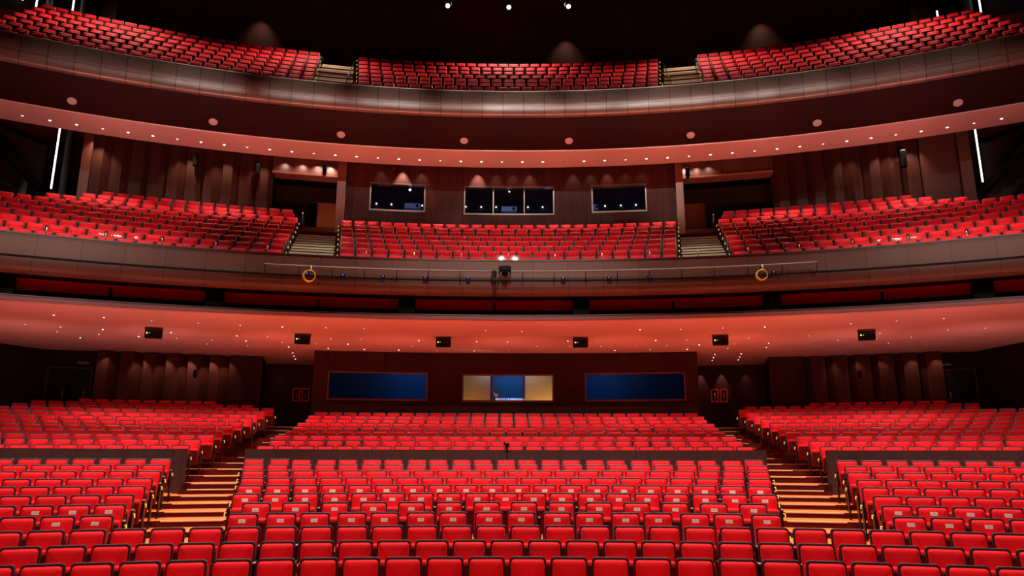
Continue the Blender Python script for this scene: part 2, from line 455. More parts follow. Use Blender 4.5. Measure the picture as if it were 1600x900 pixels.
# high back wall and ceiling
b = MB(); b.ring([(47.9, 21), (47.9, 27.4)], -50, 50, 90, Rref=47.9)
struct(b.build('wall_back_upper', panel_mat('upper_back_panels', (.06, .02, .015), (.015, .005, .004), .62, 9, .6, 0, .12, .008)))
b = MB(); b.ring([(26, 22.9), (34, 24.6), (41, 25.6), (48.0, 26.3), (48, 26.6), (26, 23.2)], -50, 50, 60, closed=True)
struct(b.build('ceiling', mat('ceiling_dark', (.035, .006, .007), .8)))

# walls with openings -------------------------------------------------
def wall_holes(name, R, a0, a1, z0, z1, holes, m, th=.14, label=None):
    A = sorted(set([a0, a1]+[h[0] for h in holes]+[h[1] for h in holes]))
    Z = sorted(set([z0, z1]+[h[2] for h in holes]+[h[3] for h in holes]))
    AA = []
    for i in range(len(A)-1):
        n = max(1, int((A[i+1]-A[i])/1.2)); AA += [A[i]+(A[i+1]-A[i])*k/n for k in range(n)]
    AA.append(A[-1])
    inside = lambda a, z: any(h[0] < a < h[1] and h[2] < z < h[3] for h in holes)
    b = MB()
    def quad(p, uv): b.add(p, [(0, 1, 2, 3)], 0, [uv])
    full = lambda i, j: 0 <= i < len(AA)-1 and 0 <= j < len(Z)-1 and not inside((AA[i]+AA[i+1])/2, (Z[j]+Z[j+1])/2)
    for i in range(len(AA)-1):
        for j in range(len(Z)-1):
            if not full(i, j): continue
            p, q, s, t = AA[i], AA[i+1], Z[j], Z[j+1]
            u0, u1 = R_(p)*R+100, R_(q)*R+100
            quad([pol(R, p, s), pol(R, q, s), pol(R, q, t), pol(R, p, t)], [(u0, s), (u1, s), (u1, t), (u0, t)])
            quad([pol(R+th, q, s), pol(R+th, p, s), pol(R+th, p, t), pol(R+th, q, t)], [(u1, s), (u0, s), (u0, t), (u1, t)])
            if not full(i-1, j): quad([pol(R+th, p, s), pol(R, p, s), pol(R, p, t), pol(R+th, p, t)], [(u0, s), (u0+.1, s), (u0+.1, t), (u0, t)])
            if not full(i+1, j): quad([pol(R, q, s), pol(R+th, q, s), pol(R+th, q, t), pol(R, q, t)], [(u1, s), (u1+.1, s), (u1+.1, t), (u1, t)])
            if not full(i, j+1): quad([pol(R, p, t), pol(R, q, t), pol(R+th, q, t), pol(R+th, p, t)], [(u0, t), (u1, t), (u1, t+.1), (u0, t+.1)])
            if not full(i, j-1): quad([pol(R+th, p, s), pol(R+th, q, s), pol(R, q, s), pol(R, p, s)], [(u0, s), (u1, s), (u1, s+.1), (u0, s+.1)])
    return struct(b.build(name, m))

# lower control booth
LW = [(-9.832, -4.489, 4.459, 5.52), (-2.505, 2.521, 4.43, 5.47), (4.332, 9.737, 4.459, 5.52)]
wall_holes('wall_booth_lower', 41.6, -10.62, 10.42, 2.6, 6.45, LW, M['wood_low'])
for s, a in ((-1, -10.62), (1, 10.42)):
    b = MB(); b.ring([(41.6, 2.6), (46.2, 2.6), (46.2, 6.45), (41.6, 6.45)], a-.05, a+.05, 1, closed=True)
    struct(b.build('wall_booth_return_'+('left' if s < 0 else 'right'), M['wood_low']))
wn = [0]
def window(R, a0, a1, z0, z1, mull=(), fw=.05, pane='dark_glass', open_panes=(), fm='frame'):
    wn[0] += 1
    e = empty('window_%d' % wn[0]); struct(e)
    dd = math.degrees(fw/R)
    b = MB()
    for (p, q, s, t) in ((a0-dd*.6, a1+dd*.6, z0-fw, z0+fw*.5), (a0-dd*.6, a1+dd*.6, z1-fw*.5, z1+fw*.6), (a0-dd*.6, a0+dd*.6, z0, z1), (a1-dd*.6, a1+dd*.6, z0, z1)):
        b.ring([(R-.05, s), (R-.05, t), (R+.12, t), (R+.12, s)], p, q, closed=True)
    b.build('window_frame', M[fm], e)
    for mm in mull:
        b = MB(); b.ring([(R-.02, z0), (R-.02, z1), (R+.10, z1), (R+.10, z0)], mm-dd*.45, mm+dd*.45, 1, closed=True)
        b.build('mullion', M[fm], e)
    ed = [a0]+list(mull)+[a1]
    for i in range(len(ed)-1):
        if i in open_panes: continue
        b = MB(); b.ring([(R+.06, z0), (R+.06, z1), (R+.07, z1), (R+.07, z0)], ed[i]+.01, ed[i+1]-.01, 3, closed=True)
        b.build('pane', M[pane], e)
    return e
window(41.6, *LW[0]); window(41.6, *LW[1], mull=(-.85, .85), open_panes=(1,)); window(41.6, *LW[2])
# rooms behind the lower windows
def room(name, R0, R1, a0, a1, z0, z1, m):
    b = MB()
    b.ring([(R0, z0), (R1, z0), (R1, z1), (R0, z1)], a0, a1, 4)
    for a in (a0, a1): b.add([pol(R0, a, z0), pol(R1, a, z0), pol(R1, a, z1), pol(R0, a, z1)], [(0, 1, 2, 3)])
    return struct(b.build(name, m))
room('wall_room_left', 41.76, 44.6, -10.4, -3.6, 3.2, 6.0, M['blue_room'])
room('wall_room_right', 41.76, 44.6, 3.6, 10.25, 3.2, 6.0, M['blue_room'])
room('wall_room_centre', 41.76, 44.9, -3.4, 3.4, 3.2, 6.0, M['blue_room'])
# added ochre screens stand in for the reflection in the outer centre panes
solid_o = []
for a0, a1 in ((-3.3, -.98), (.98, 3.3)):
    struct(solid_arc('wall_pane_reflection_'+('left' if a0 < 0 else 'right'), 42.9, 42.95, 3.25, 5.9, a0, a1, M['ochre'], 2))
def pt(name, loc, p, r, col):
    l = bpy.data.lights.new(name, 'POINT'); l.energy = p; l.shadow_soft_size = r; l.color = col
    o = bpy.data.objects.new(name, l); C.objects.link(o); o.location = loc; return o
BLUE = (.25, .55, 1)
pt('room_lamp', pol(43.2, -5.4, 5.7), 16, .1, BLUE); pt('room_lamp', pol(43.2, 5.6, 5.7), 13, .1, BLUE)
pt('room_lamp', pol(43.9, .2, 5.8), 18, .1, BLUE)
pt('reflection_fill', pol(42.3, -2.3, 3.5), 75, .1, (1, .60, .25)); pt('reflection_fill', pol(42.5, -1.3, 5.75), 10, .1, (.2, .4, 1)); pt('reflection_fill', pol(42.5, 1.3, 5.75), 12, .1, (.3, .4, 1)); pt('reflection_fill', pol(42.3, 2.2, 3.5), 170, .1, (1, .68, .34))  # unseen lamps added to light the reflection screens
# recesses beside the booth, back walls of the stalls
z6 = 6.6
b = MB(); b.ring([(45.6, 2.9), (45.6, z6)], -14.4, -10.5, 6, Rref=45.6); struct(b.build('wall_recess_left', M['wood_low']))
b = MB(); b.ring([(45.6, 2.9), (45.6, z6)], 10.4, 15.2, 6, Rref=45.6); struct(b.build('wall_recess_right', M['wood_low']))
# pillars
struct(solid_arc('wall_pillar_left', 43.5, 46, 2.9, 6.4, -15.24, -13.56, M['wood_low'], 2))
struct(solid_arc('wall_pillar_right', 43.5, 46, 2.9, 6.4, 14.43, 16.24, M['wood_low'], 2))
def pleats(name, R, a0, a1, n, z0, z1, depth, m, seedv=1, flip=False):
    rnd = random.Random(seedv); b = MB(); pts = []
    for i in range(n):
        p = a0+(a1-a0)*i/n; q = a0+(a1-a0)*(i+1)/n
        f = .62+rnd.uniform(-.12, .12)
        if flip: f = 1-f
        pts += [(p, R+depth), (p+(q-p)*.06, R+depth*.1) if not flip else (p+(q-p)*f, R), (p+(q-p)*f, R-depth*.05) if not flip else (q-(q-p)*.06, R+depth*.1)]
    pts.append((a1, R+depth))
    for i in range(len(pts)-1):
        (p, r), (q, s) = pts[i], pts[i+1]
        u0, u1 = R_(p)*R+100, R_(q)*R+100
        b.add([pol(r, p, z0), pol(s, q, z0), pol(s, q, z1), pol(r, p, z1)], [(0, 1, 2, 3)], 0, [[(u0, z0), (u1, z0), (u1, z1), (u0, z1)]])
    return struct(b.build(name, m))
pleats('wall_pleated_left', 43.5, -21.72, -15.24, 6, 2.9, 6.28, .38, M['pleat'], 3)
pleats('wall_pleated_right', 43.5, 16.24, 22.9, 6, 2.9, 6.28, .38, M['pleat'], 5, True)
# dark side walls of the stalls and doors
def poly_wall(name, pts, z0, z1, m):
    b = MB(); L = 0
    for i in range(len(pts)-1):
        p, q = Vector(pts[i]), Vector(pts[i+1]); d = (q-p).length
        b.add([(p.x, p.y, z0), (q.x, q.y, z0), (q.x, q.y, z1), (p.x, p.y, z1)], [(0, 1, 2, 3)], 0, [[(L, z0), (L+d, z0), (L+d, z1), (L, z1)]]); L += d
    return struct(b.build(name, m))
pl = lambda R, a: (pol(R, a).x, pol(R, a).y)
poly_wall('wall_side_left', [pl(43.9, -21.6), pl(44.2, -24.1), (-18.9, 27.2), (-20.4, 24.6), (-23, 18), (-23, -8)], -.1, 6.6, M['darkwall'])
poly_wall('wall_side_right', [pl(43.9, 22.7), pl(44.1, 24.4), (18.7, 26.3), (20.4, 23.6), (23, 18), (23, -8)], -.1, 6.6, M['darkwall'])
def door_set(name, R, a0, a1, z0, z1, mid=True, hand='left'):
    e = empty(name); struct(e)
    n = 2 if mid else 1
    for i in range(n):
        p = a0+(a1-a0)*i/n+.03; q = a0+(a1-a0)*(i+1)/n-.03
        lf = solid_arc('door_leaf', R-.06, R-.01, z0, z1, p, q, M['black'], 1, e)
        ha = (q-.18) if (i == 0 and mid) or hand == 'left' else (p+.18)
        hb = MB(); h0 = pol(R-.10, ha, z0+.95); h1 = pol(R-.10, ha, z0+1.32)
        hb.tube([h0, h1], .014, 6)
        hb.tube([pol(R-.10, ha, z0+1.06), pol(R-.12, ha+(.22 if hand == 'left' else -.22), z0+1.06)], .012, 6)
        hb.build('door_handle', M['metal'], lf)
    b = MB()
    b.ring([(R-.08, z0), (R-.08, z1+.08), (R, z1+.08), (R, z0)], a0-.10, a0, 1, closed=True)
    b.ring([(R-.08, z0), (R-.08, z1+.08), (R, z1+.08), (R, z0)], a1, a1+.10, 1, closed=True)
    b.ring([(R-.08, z1), (R-.08, z1+.08), (R, z1+.08), (R, z1)], a0, a1, 1, closed=True)
    b.build('door_frame', M['blackmetal'], e)
    return e
door_set('door_1', 43.84, -23.75, -21.9, 3.4, 5.55, True)
door_set('door_2', 43.84, 22.85, 24.2, 3.4, 5.55, False, 'right')

# ---------------- middle level back
UW = [(-8.195, -4.996, 13.016, 14.27), (-2.628, 2.718, 12.955, 14.25), (5.015, 8.188, 13.016, 14.27)]
wall_holes('wall_booth_upper', 43.5, -9.75, 10.02, 11.0, 15.7, UW, M['wood'])
for n_, p, q in (('left', -10.12, -9.62), ('right', 9.92, 10.35)):
    struct(solid_arc('wall_pilaster_'+n_, 43.2, 43.7, 11.0, 15.7, p, q, M['post'], 1))
    s = -1 if n_ == 'left' else 1
    struct(solid_arc('wall_booth_side_'+n_, 43.6, 47.5, 11.0, 15.7, (p+.1) if s < 0 else (q-.35), (p+.35) if s < 0 else (q-.1), M['wood'], 1))
window(43.5, *UW[0]); window(43.5, *UW[1], mull=(-.9, .95)); window(43.5, *UW[2])
room('wall_projection_left', 43.66, 46.4, -9.0, -4.2, 11.4, 15.2, M['room_dark'])
room('wall_projection_centre', 43.66, 46.4, -3.6, 3.7, 11.4, 15.2, M['room_dark'])
room('wall_projection_right', 43.66, 46.4, 4.3, 9.2, 11.4, 15.2, M['room_dark'])
# vestibules behind the middle aisles
# left: back wall with a doorway to the lit lobby
wall_holes('wall_vestibule_left', 46.6, -14.6, -10.0, 11.0, 15.7, [(-11.85, -10.25, 11.2, 14.28)], M['backwall'])
wall_holes('wall_vestibule_right', 46.6, 10.0, 16.2, 11.0, 15.7, [(10.30, 11.85, 11.2, 14.32)], M['backwall'])
for n_, a0, a1 in (('left', -12.4, -9.9), ('right', 9.9, 12.4)):
    rm = room('wall_lobby_'+n_, 46.75, 49.2, a0, a1, 11.2, 14.5, M['orange_wall'] if n_ == 'left' else M['backwall'])
    b = MB(); b.ring([(46.75, 14.5), (49.2, 13.2)], a0, a1, 3); struct(b.build('ceiling_lobby_'+n_, M['orange_wall']))
    struct(solid_arc('wall_lobby_screen_'+n_, 48.3, 48.4, 11.2, 13.35, a0+.2, a1-.3, M['black'], 2))
pt('lobby_lamp', pol(47.6, -11.0, 12.4), 14, .2, (1, .6, .35)); pt('lobby_lamp', pol(47.4, 10.9, 12.6), 3, .2, (1, .5, .3))
b = MB(); b.ring([(46.60, 11.25), (46.60, 14.2), (46.55, 14.2), (46.55, 11.25)], -12.0, -11.45, 1, closed=True); struct(b.build('door_3', M['black']))
# canopies over the vestibules (the wall steps forward above the doors)
for n_, a0, a1 in (('left', -13.95, -10.1), ('right', 10.2, 15.6)):
    b = MB(); b.ring([(44.55, 14.84), (44.55, 14.93), (45.3, 14.93), (45.3, 14.84)], a0, a1, closed=True)
    struct(b.build('trim_canopy_'+n_, M['canopy']))
    b = MB(); b.ring([(45.3, 14.84), (45.3, 15.0), (46.6, 15.0)], a0, a1); struct(b.build('ceiling_vestibule_'+n_, M['black']))
    b = MB(); b.ring([(44.75, 14.93), (44.75, 15.75)], a0, a1, Rref=44.7)
    struct(b.build('wall_over_canopy_'+n_, panel_mat('canopy_panels_'+n_, (.13, .04, .026), (.02, .005, .004), 1.0, 8.0, .4, 0, .2, .008)))
pleats('wall_middle_left', 44.75, -23.4, -13.9, 10, 11.0, 15.75, .22, M['pleat'], 11)
pleats('wall_middle_right', 44.75, 15.5, 23.2, 8, 11.0, 15.75, .22, M['pleat'], 12, True)
struct(solid_arc('wall_middle_return_left', 44.75, 46.7, 11, 15.7, -13.98, -13.88, M['darkwall'], 1))
struct(solid_arc('wall_pilaster_far_left', 44.4, 45.2, 11, 15.7, -23.75, -23.3, M['post'], 1))
struct(solid_arc('wall_pier_far_right', 44.5, 45.5, 11, 15.7, 23.2, 24.9, mat('brown_pier', (.12, .045, .032), .6, spec=.15), 3))
struct(solid_arc('wall_pier_end_right', 43.9, 44.8, 11, 15.7, 24.9, 25.45, mat('brown_pier_end', (.14, .055, .042), .6, spec=.15), 3))
# side walls of the balconies
poly_wall('wall_gallery_left', [pl(46.5, -23.4), pl(48, -27), (-23.4, 27.5), (-24.5, 18), (-24.5, -8)], 6.6, 27, M['darkwall'])
poly_wall('wall_gallery_right', [pl(46.5, 24.0), pl(48, 27), (23.4, 27.5), (24.5, 18), (24.5, -8)], 6.6, 27, M['darkwall'])
# pleated side-gallery panels with a sloping dark stair parapet in front
def gallery(side):
    s = side
    nm = 'left' if s < 0 else 'right'
    b = MB()
    p = Vector((s*22.6, 25.4, 0)); q = Vector((s*20.6, 30.6, 0)); n = 9
    for i in range(n):
        a = p.lerp(q, i/n); c = p.lerp(q, (i+.75)/n); d = p.lerp(q, (i+1)/n); off = Vector((s*.28, .1, 0))
        b.add([(a.x, a.y, 10), (c.x-off.x, c.y, 10), (c.x-off.x, c.y, 15.6), (a.x, a.y, 15.6)], [(0, 1, 2, 3)])
        b.add([(c.x-off.x, c.y, 10), (d.x, d.y, 10), (d.x, d.y, 15.6), (c.x-off.x, c.y, 15.6)], [(0, 1, 2, 3)])
    struct(b.build('wall_gallery_pleats_'+nm, M['pleat']))
    e = MB()
    for i in range(1):
        a = Vector((s*20.6, 24.0, 15.2)); c = Vector((s*19.3, 29.6, 12.3 if s > 0 else 12.7))
        off = Vector((0, 0, .34))
        ins = Vector((s*.18, .05, 0))
        e.add([a, c, c+off, a+off, a+ins, c+ins, c+ins+off, a+ins+off], [(0, 1, 2, 3), (7, 6, 5, 4), (3, 2, 6, 7), (0, 4, 5, 1), (0, 3, 7, 4), (1, 5, 6, 2)])
    struct(e.build('wall_gallery_parapet_'+nm, M['black']))
gallery(-1); gallery(1)

# ================================================================= SEATS
ORD = ('first second third fourth fifth sixth seventh eighth ninth tenth eleventh twelfth thirteenth fourteenth fifteenth '
       'sixteenth seventeenth eighteenth nineteenth twentieth twenty-first twenty-second twenty-third twenty-fourth '
       'twenty-fifth twenty-sixth twenty-seventh twenty-eighth twenty-ninth thirtieth').split()

def rrect(w, h, r, n):
    """outline of a rounded rectangle centred at 0, counter-clockwise"""
    pts = []
    for cx, cz, a0 in ((w-r, h-r, 0), (-w+r, h-r, 90), (-w+r, -h+r, 180), (w-r, -h+r, 270)):
        for k in range(n+1):
            a = R_(a0+90*k/n); pts.append((cx+r*math.cos(a), cz+r*math.sin(a)))
    return pts
def pad_shape(w, h, r, rings, n, T, back=True):
    """a cushion: rings is a list of (inset, y); T maps (x, y, z) local to seat space"""
    vs = []; fs = []
    N = 4*(n+1)
    for ins, y in rings:
        for x, z in rrect(max(w-ins, .01), max(h-ins, .01), max(r-ins*.6, .004), n): vs.append(T(Vector((x, y, z))))
    for i in range(len(rings)-1):
        for k in range(N):
            a, b = i*N+k, i*N+(k+1) % N; fs.append((a, b, b+N, a+N))
    c = len(vs); vs.append(T(Vector((0, rings[-1][1], 0))))
    L = (len(rings)-1)*N
    for k in range(N): fs.append((L+k, L+(k+1) % N, c))
    if back:
        fs.append(tuple(reversed(range(N))))
    return vs, fs
TILT = math.tan(R_(11))
def Tb(cz):   # seat-back space: leans back, 0 at the top edge
    return lambda p: Vector((p.x, p.y+(p.z+cz-1.0)*TILT+.0, p.z+cz))
def Tp(p):    # folded seat pan leans forward a little
    z = p.z+.52
    return Vector((p.x, p.y-.115-(z-.30)*.10, z))
def seat_parts(n, far=False):
    P = {}
    m = MB(); vs, fs = pad_shape(.245, .320, .050, [(0, .055), (0, .004), (.008, 0)] if not far else [(0, .05), (0, 0)], n, Tb(.68))
    m.add(vs, fs, 0, smooth=False); P['shell'] = m
    m = MB()
    rings = [(0, .0), (.0, -.022), (.010, -.040), (.032, -.052), (.075, -.060)] if not far else [(0, .0), (.0, -.025), (.03, -.052)]
    vs, fs = pad_shape(.221, .290, .045, rings, n, Tb(.678), back=False)
    m.add(vs, fs, 0, smooth=True); P['cushion'] = m
    m = MB()
    rings = [(.01, .0), (0, -.015), (0, -.085), (.012, -.108), (.05, -.122)] if not far else [(0, .0), (0, -.09), (.03, -.12)]
    vs, fs = pad_shape(.218, .225, .04, rings, n, Tp, back=True)
    m.add(vs, fs, 0, smooth=True); P['pan'] = m
    return P
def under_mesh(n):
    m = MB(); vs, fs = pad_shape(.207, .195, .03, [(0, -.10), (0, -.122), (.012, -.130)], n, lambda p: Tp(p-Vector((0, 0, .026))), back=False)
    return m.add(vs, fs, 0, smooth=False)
def arm_mesh(x):
    m = MB()
    # stand: a slanted side panel down to the floor, and the arm pad
    vs = [(x+sx*.014, y, z) for sx in (-1, 1) for (y, z) in ((-.26, .0), (-.06, .0), (-.02, .70), (-.20, .70))]
    m.add(vs, [(3, 2, 1, 0), (4, 5, 6, 7), (0, 1, 5, 4), (1, 2, 6, 5), (2, 3, 7, 6), (3, 0, 4, 7)])
    m.box(x-.020, x+.020, -.235, .02, .70, .738)
    return m
near = seat_parts(4)
def make_seat():
    e = empty('theatre_seat')
    near['shell'].build('backrest_shell', M['shell'], e)
    near['cushion'].build('backrest', M['fabric'], e)
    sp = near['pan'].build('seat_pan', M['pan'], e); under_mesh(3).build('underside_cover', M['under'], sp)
    arm_mesh(.2735).build('armrest', M['arm'], e)
    return e
def add_cap(par, x):
    m = MB(); m.box(x-.019, x+.019, -.240, -.17, .726, .746); return m.build('arm_tip', M['cap'], par)

seats = []      # (level, block, row, R, z, angle, first_in_block, last_in_block)
def fill(level, block, row, R, z, a0, a1, n=None, alt=0.0, pitch=.55):
    W = R_(a1-a0)*R
    n = n or max(1, round(W/pitch)); p = W/n
    for i in range(n):
        a = a0+math.degrees((i+.5)*p/R) + (math.degrees(alt/R)*(1 if i % 2 else -1))
        seats.append([level, block, row, R, z, a, i == 0, i == n-1])
def run(level, block, row, R, z, a_in, a_out, pitch=.55):
    """seats from an aisle edge outward to a wall or out of sight"""
    s = 1 if a_out > a_in else -1
    n = int(R_(abs(a_out-a_in))*R/pitch)
    for i in range(n):
        a = a_in+s*math.degrees((i+.5)*pitch/R)
        seats.append([level, block, row, R, z, a, (i == 0) if s > 0 else False, (i == 0) if s < 0 else False])
for k in range(3):
    R = RF[k]; n = 14; off = (.5, 0, .5)[k]
    for i in range(-n, n+1):
        seats.append(['front', 'all', k, R, ZF[k], math.degrees((i+off)*.55/R)+(0, 0, .05)[k], i == -n, False])
NC = [16, 14, 19, 20, 21, 22, 23, 23]; ALT = [.016, 0, 0, 0, 0, 0, 0, .02]
for j in range(8):
    k = j+3
    fill('front', 'centre', k, RF[k], ZF[k], A_CL[j]-.03, A_CR[j]+.03, NC[j], ALT[j])
    run('front', 'left', k, RF[k], ZF[k], A_LL[j], -21-.35*k)
    run('front', 'right', k, RF[k], ZF[k], A_RL[j], 21+.35*k)
for k in range(9): fill('rear', 'centre', k, RR[k], ZR[k], B_CL[k], B_CR[k], None, 0, .54)
OL = [-26.5]*9+[-24.82, -24.23, -22.92]; OR = [26.9]*9+[24.54, 24.1, 23.4]
for k in range(12):
    run('rear', 'left', k, RR[k], ZR[k], B_LL[k], OL[k]); run('rear', 'right', k, RR[k], ZR[k], B_RL[k], OR[k])
for k in range(8): fill('mid', 'centre', k, RM[k], ZM[k], -9.05-.1*k, 9.1+.1*k, None, 0, .55)
ML = [-11.88, -11.92, -11.98, -12.0, -12.0, -12.0, -12.04, -12.05, -12.34, -12.54]
OM = [27.5]*7+[25.3, 23.94, 23.15]
for k in range(10):
    run('mid', 'left', k, RM[k], ZM[k], ML[k], -OM[k]); run('mid', 'right', k, RM[k], ZM[k], -ML[k], OM[k])
for k in range(8):
    fill('upper', 'centre', k, RU[k], ZU[k], -9.05-.07*k, 9.02+.07*k, None, 0, .55)
    run('upper', 'left', k, RU[k], ZU[k], -11.62-.03*k, -29.5+.35*k, .56); run('upper', 'right', k, RU[k], ZU[k], 11.62+.03*k, 29.8-.35*k, .56)

def view(P):
    """where a point falls for the camera: used only to choose which seats become single objects"""
    X, Y, Z = P[0], P[1], P[2]-2.3
    c, s = math.cos(CAM_YAW), math.sin(CAM_YAW); X, Y = X*c-Y*s, X*s+Y*c
    c, s = math.cos(CAM_PITCH), math.sin(CAM_PITCH); q = Y*c+Z*s; u = -Y*s+Z*c
    return 800+X/q*1150.5, 450-u/q*1150.5, q
singles = []; rest = []
for s in seats:
    P = pol(s[3], s[5], s[4]+.8)
    x, y, q = view(P); s.append(x); s.append(q)
    half = .25/q*1150
    if s[0] == 'front' and -half+3 < x < 1600+half-3: singles.append(s)
    elif s[0] != 'front' or abs(x-800) < 1000: rest.append(s)
singles.sort(key=lambda s: s[-1])
rest += singles[300:]; singles = singles[:300]

proto = make_seat()
tagm = MB(); 
def card():
    m = MB(); T = Tb(.678)
    q = [T(Vector(p)) for p in ((-.056, -.0625, .170), (.056, -.0625, .170), (.056, -.0625, .228), (-.056, -.0625, .228))]
    back = [p+Vector((0, .004, 0)) for p in q]
    m.add(q+back, [(0, 1, 2, 3), (7, 6, 5, 4), (0, 4, 5, 1), (1, 5, 6, 2), (2, 6, 7, 3), (3, 7, 4, 0)])
    q = [T(Vector(p)) for p in ((-.026, -.0640, .196), (.026, -.0640, .196), (.026, -.0640, .201), (-.026, -.0640, .201))]
    m.add(q, [(0, 1, 2, 3)], 1)
    return m
card_me = card().build('number_card', [M['tag'], M['ink']]); card_me.data.name = 'card'
def lamp_mb(x, s):
    m = MB()
    m.tube([(x+s*.018, -.20, .66), (x+s*.045, -.215, .67), (x+s*.05, -.22, .60)], [.008, .009, .011], 8)
    return m
lampR = lamp_mb(.275, 1).build('aisle_lamp', M['brass']); lampL = lamp_mb(-.275, -1).build('aisle_lamp', M['brass'])
armL = arm_mesh(-.2735).build('armrest', M['arm'])
capR = add_cap(None, .275)
C.objects.unlink(card_me); C.objects.unlink(lampR); C.objects.unlink(lampL); C.objects.unlink(armL); C.objects.unlink(capR)
def attach(src, par, under=None):
    if under: par = [c for c in par.children if c.name.split('.')[0] == under][0]
    c = src.copy(); C.objects.link(c); c.parent = par; return c
count = {}
ROWN = ORD
by_row = {}
for s in singles: by_row.setdefault((s[1], s[2]), []).append(s)
first = True
for key, L in sorted(by_row.items(), key=lambda t: (t[0][1], t[0][0])):
    L.sort(key=lambda s: s[5])
    for i, s in enumerate(L):
        lev, block, row, R, z, a, f0, f1 = s[:8]
        o = proto if first else copy_tree(proto); first = False
        place(o, R, a, z, random.uniform(-.006, .006))
        carded = (block == 'centre' and 3 <= row <= 6) or (block == 'left' and ((row == 3 and i >= len(L)-2) or (row == 4 and i >= len(L)-3))) \
            or (block == 'right' and ((row == 3 and i < 3) or (row == 4 and i < 4)))
        if carded: s.append('card')
        if f0 and block != 'all': aL = attach(armL, o); attach(lampL, aL) if block == 'right' or block == 'centre' else None
        if f1 and block != 'all': attach(lampR, o, 'armrest')
        what = 'red tip-up seat with white card' if carded else 'plain red tip-up seat'
        if block == 'all': lb = '%s, %s from left in the %s row from the front' % (what, ORD[i], ORD[row])
        else: lb = '%s, %s from left in %s block of %s row' % (what, ORD[i], block, ORD[row])
        tag(o, lb, 'seat', 'tip-up seats in the front stalls')
        s.append(o)
for s in singles:
    if 'card' in s: attach(card_me, s[-1], 'backrest')
for s in singles: attach(capR, s[-1], 'armrest')
# all other seats: one object of the many hundreds farther back
far = seat_parts(2, True)
fv = []; ff = []; fm = []; fsm = []
def put(mbs, s, flat=False):
    pass
tmpl_v = []; tmpl_f = []; tmpl_m = []; tmpl_s = []
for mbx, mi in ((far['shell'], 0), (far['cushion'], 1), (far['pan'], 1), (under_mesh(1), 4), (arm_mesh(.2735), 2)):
    b0 = len(tmpl_v); tmpl_v += [Vector(v) for v in mbx.v]
    tmpl_f += [tuple(b0+i for i in f) for f in mbx.f]; tmpl_m += [mi]*len(mbx.f); tmpl_s += [mi == 1]*len(mbx.f)
def extra(mbx, mi):
    return ([Vector(v) for v in mbx.v], mbx.f, mi)
eR = extra(lamp_mb(.275, 1), 3); eL = extra(lamp_mb(-.275, -1), 3); eA = extra(arm_mesh(-.2735), 2)
for s in rest:
    lev, block, row, R, z, a, f0, f1 = s[:8]
    mt = Matrix.Translation(pol(R, a, z)) @ Matrix.Rotation(-R_(a), 4, 'Z')
    b0 = len(fv); fv += [tuple(mt @ v) for v in tmpl_v]
    ff += [tuple(b0+i for i in f) for f in tmpl_f]; fm += tmpl_m; fsm += tmpl_s
    ex = []
    if f0: ex += [eA]+([eL] if block != 'left' else [])
    if f1: ex += [eR]
    for vs, fs, mi in ex:
        b0 = len(fv); fv += [tuple(mt @ v) for v in vs]; ff += [tuple(b0+i for i in f) for f in fs]; fm += [mi]*len(fs); fsm += [False]*len(fs)
me = bpy.data.meshes.new('seating_rows'); me.from_pydata(fv, [], ff)
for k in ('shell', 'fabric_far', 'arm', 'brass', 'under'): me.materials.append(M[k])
me.polygons.foreach_set('material_index', fm); me.polygons.foreach_set('use_smooth', fsm); me.update()
so = bpy.data.objects.new('seating_rows', me); C.objects.link(so)
so['kind'] = 'stuff'; so['category'] = 'seats'
so['label'] = 'rows of red tip-up seats filling the rear stalls and both balconies'
print('seats', len(seats), 'single', len(singles), 'rest', len(rest), 'verts', len(fv))

# ================================================================= OBJECTS
side = lambda a: 'left' if a < 0 else 'right'
# glass rails on both balcony fronts
def rail(R, z0, h, a0, a1, n, lb):
    e = empty('glass_railing', pol(R, 0, z0))
    inv = Matrix.Translation(-e.location)
    def sub(mb, name, m):
        mb.v = [tuple(Vector(v)-e.location) for v in mb.v]; return mb.build(name, m, e)
    for i in range(n):
        p = a0+(a1-a0)*i/n; q = a0+(a1-a0)*(i+1)/n
        b = MB(); b.ring([(R-.006, z0), (R-.006, z0+h), (R+.006, z0+h), (R+.006, z0)], p+.02, q-.02, 2, closed=True)
        sub(b, 'glass_panel', M['glass'])
        b = MB(); c = pol(R, p, z0); b.tube([c, c+Vector((0, 0, h+.03))], .014, 6); sub(b, 'post', M['metal'])
    tag(e, lb, 'railing')
rail(34.62, 8.40, .22, -30, 30, 24, 'low clear glass railing with slim posts along the middle balcony front')
rail(39.9, 17.10, .16, -32, 32, 28, 'low clear glass railing with slim posts along the upper balcony front')

# lighting bar on the middle balcony front
e = empty('lighting_bar', pol(34.1, 0, 7.93))
def subm(mb, name, m, e):
    mb.v = [tuple(Vector(v)-e.location) for v in mb.v]; return mb.build(name, m, e)
b = MB(); b.tube([pol(34.1, -12.5+28.17*i/60, 7.93) for i in range(61)], .028, 8); subm(b, 'pipe', M['grey'], e)
for i in range(18):
    a = -12.45+28.1*i/17
    b = MB(); b.tube([pol(34.1, a, 7.93), pol(34.1, a, 7.74), pol(34.48, a, 7.72)], .016, 6); subm(b, 'bracket', M['blackmetal'], e)
tag(e, 'long grey lighting pipe on brackets across the middle balcony front', 'lighting bar')
def clamp(a, lb, i):
    e = empty('pipe_clamp', pol(34.25, a, 7.70))
    b = MB(); b.box(-.07, .07, -.05, .05, .0, .06); b.build('body', M['black'], e)
    b = MB(); b.tube([(0, -.06, .03), (0, -.075, .03)], .022, 8); b.build('lens', M['blue_led'], e)
    e.rotation_euler = (0, 0, -R_(a)); tag(e, lb, 'lamp', 'small blue lamps under the lighting bar')
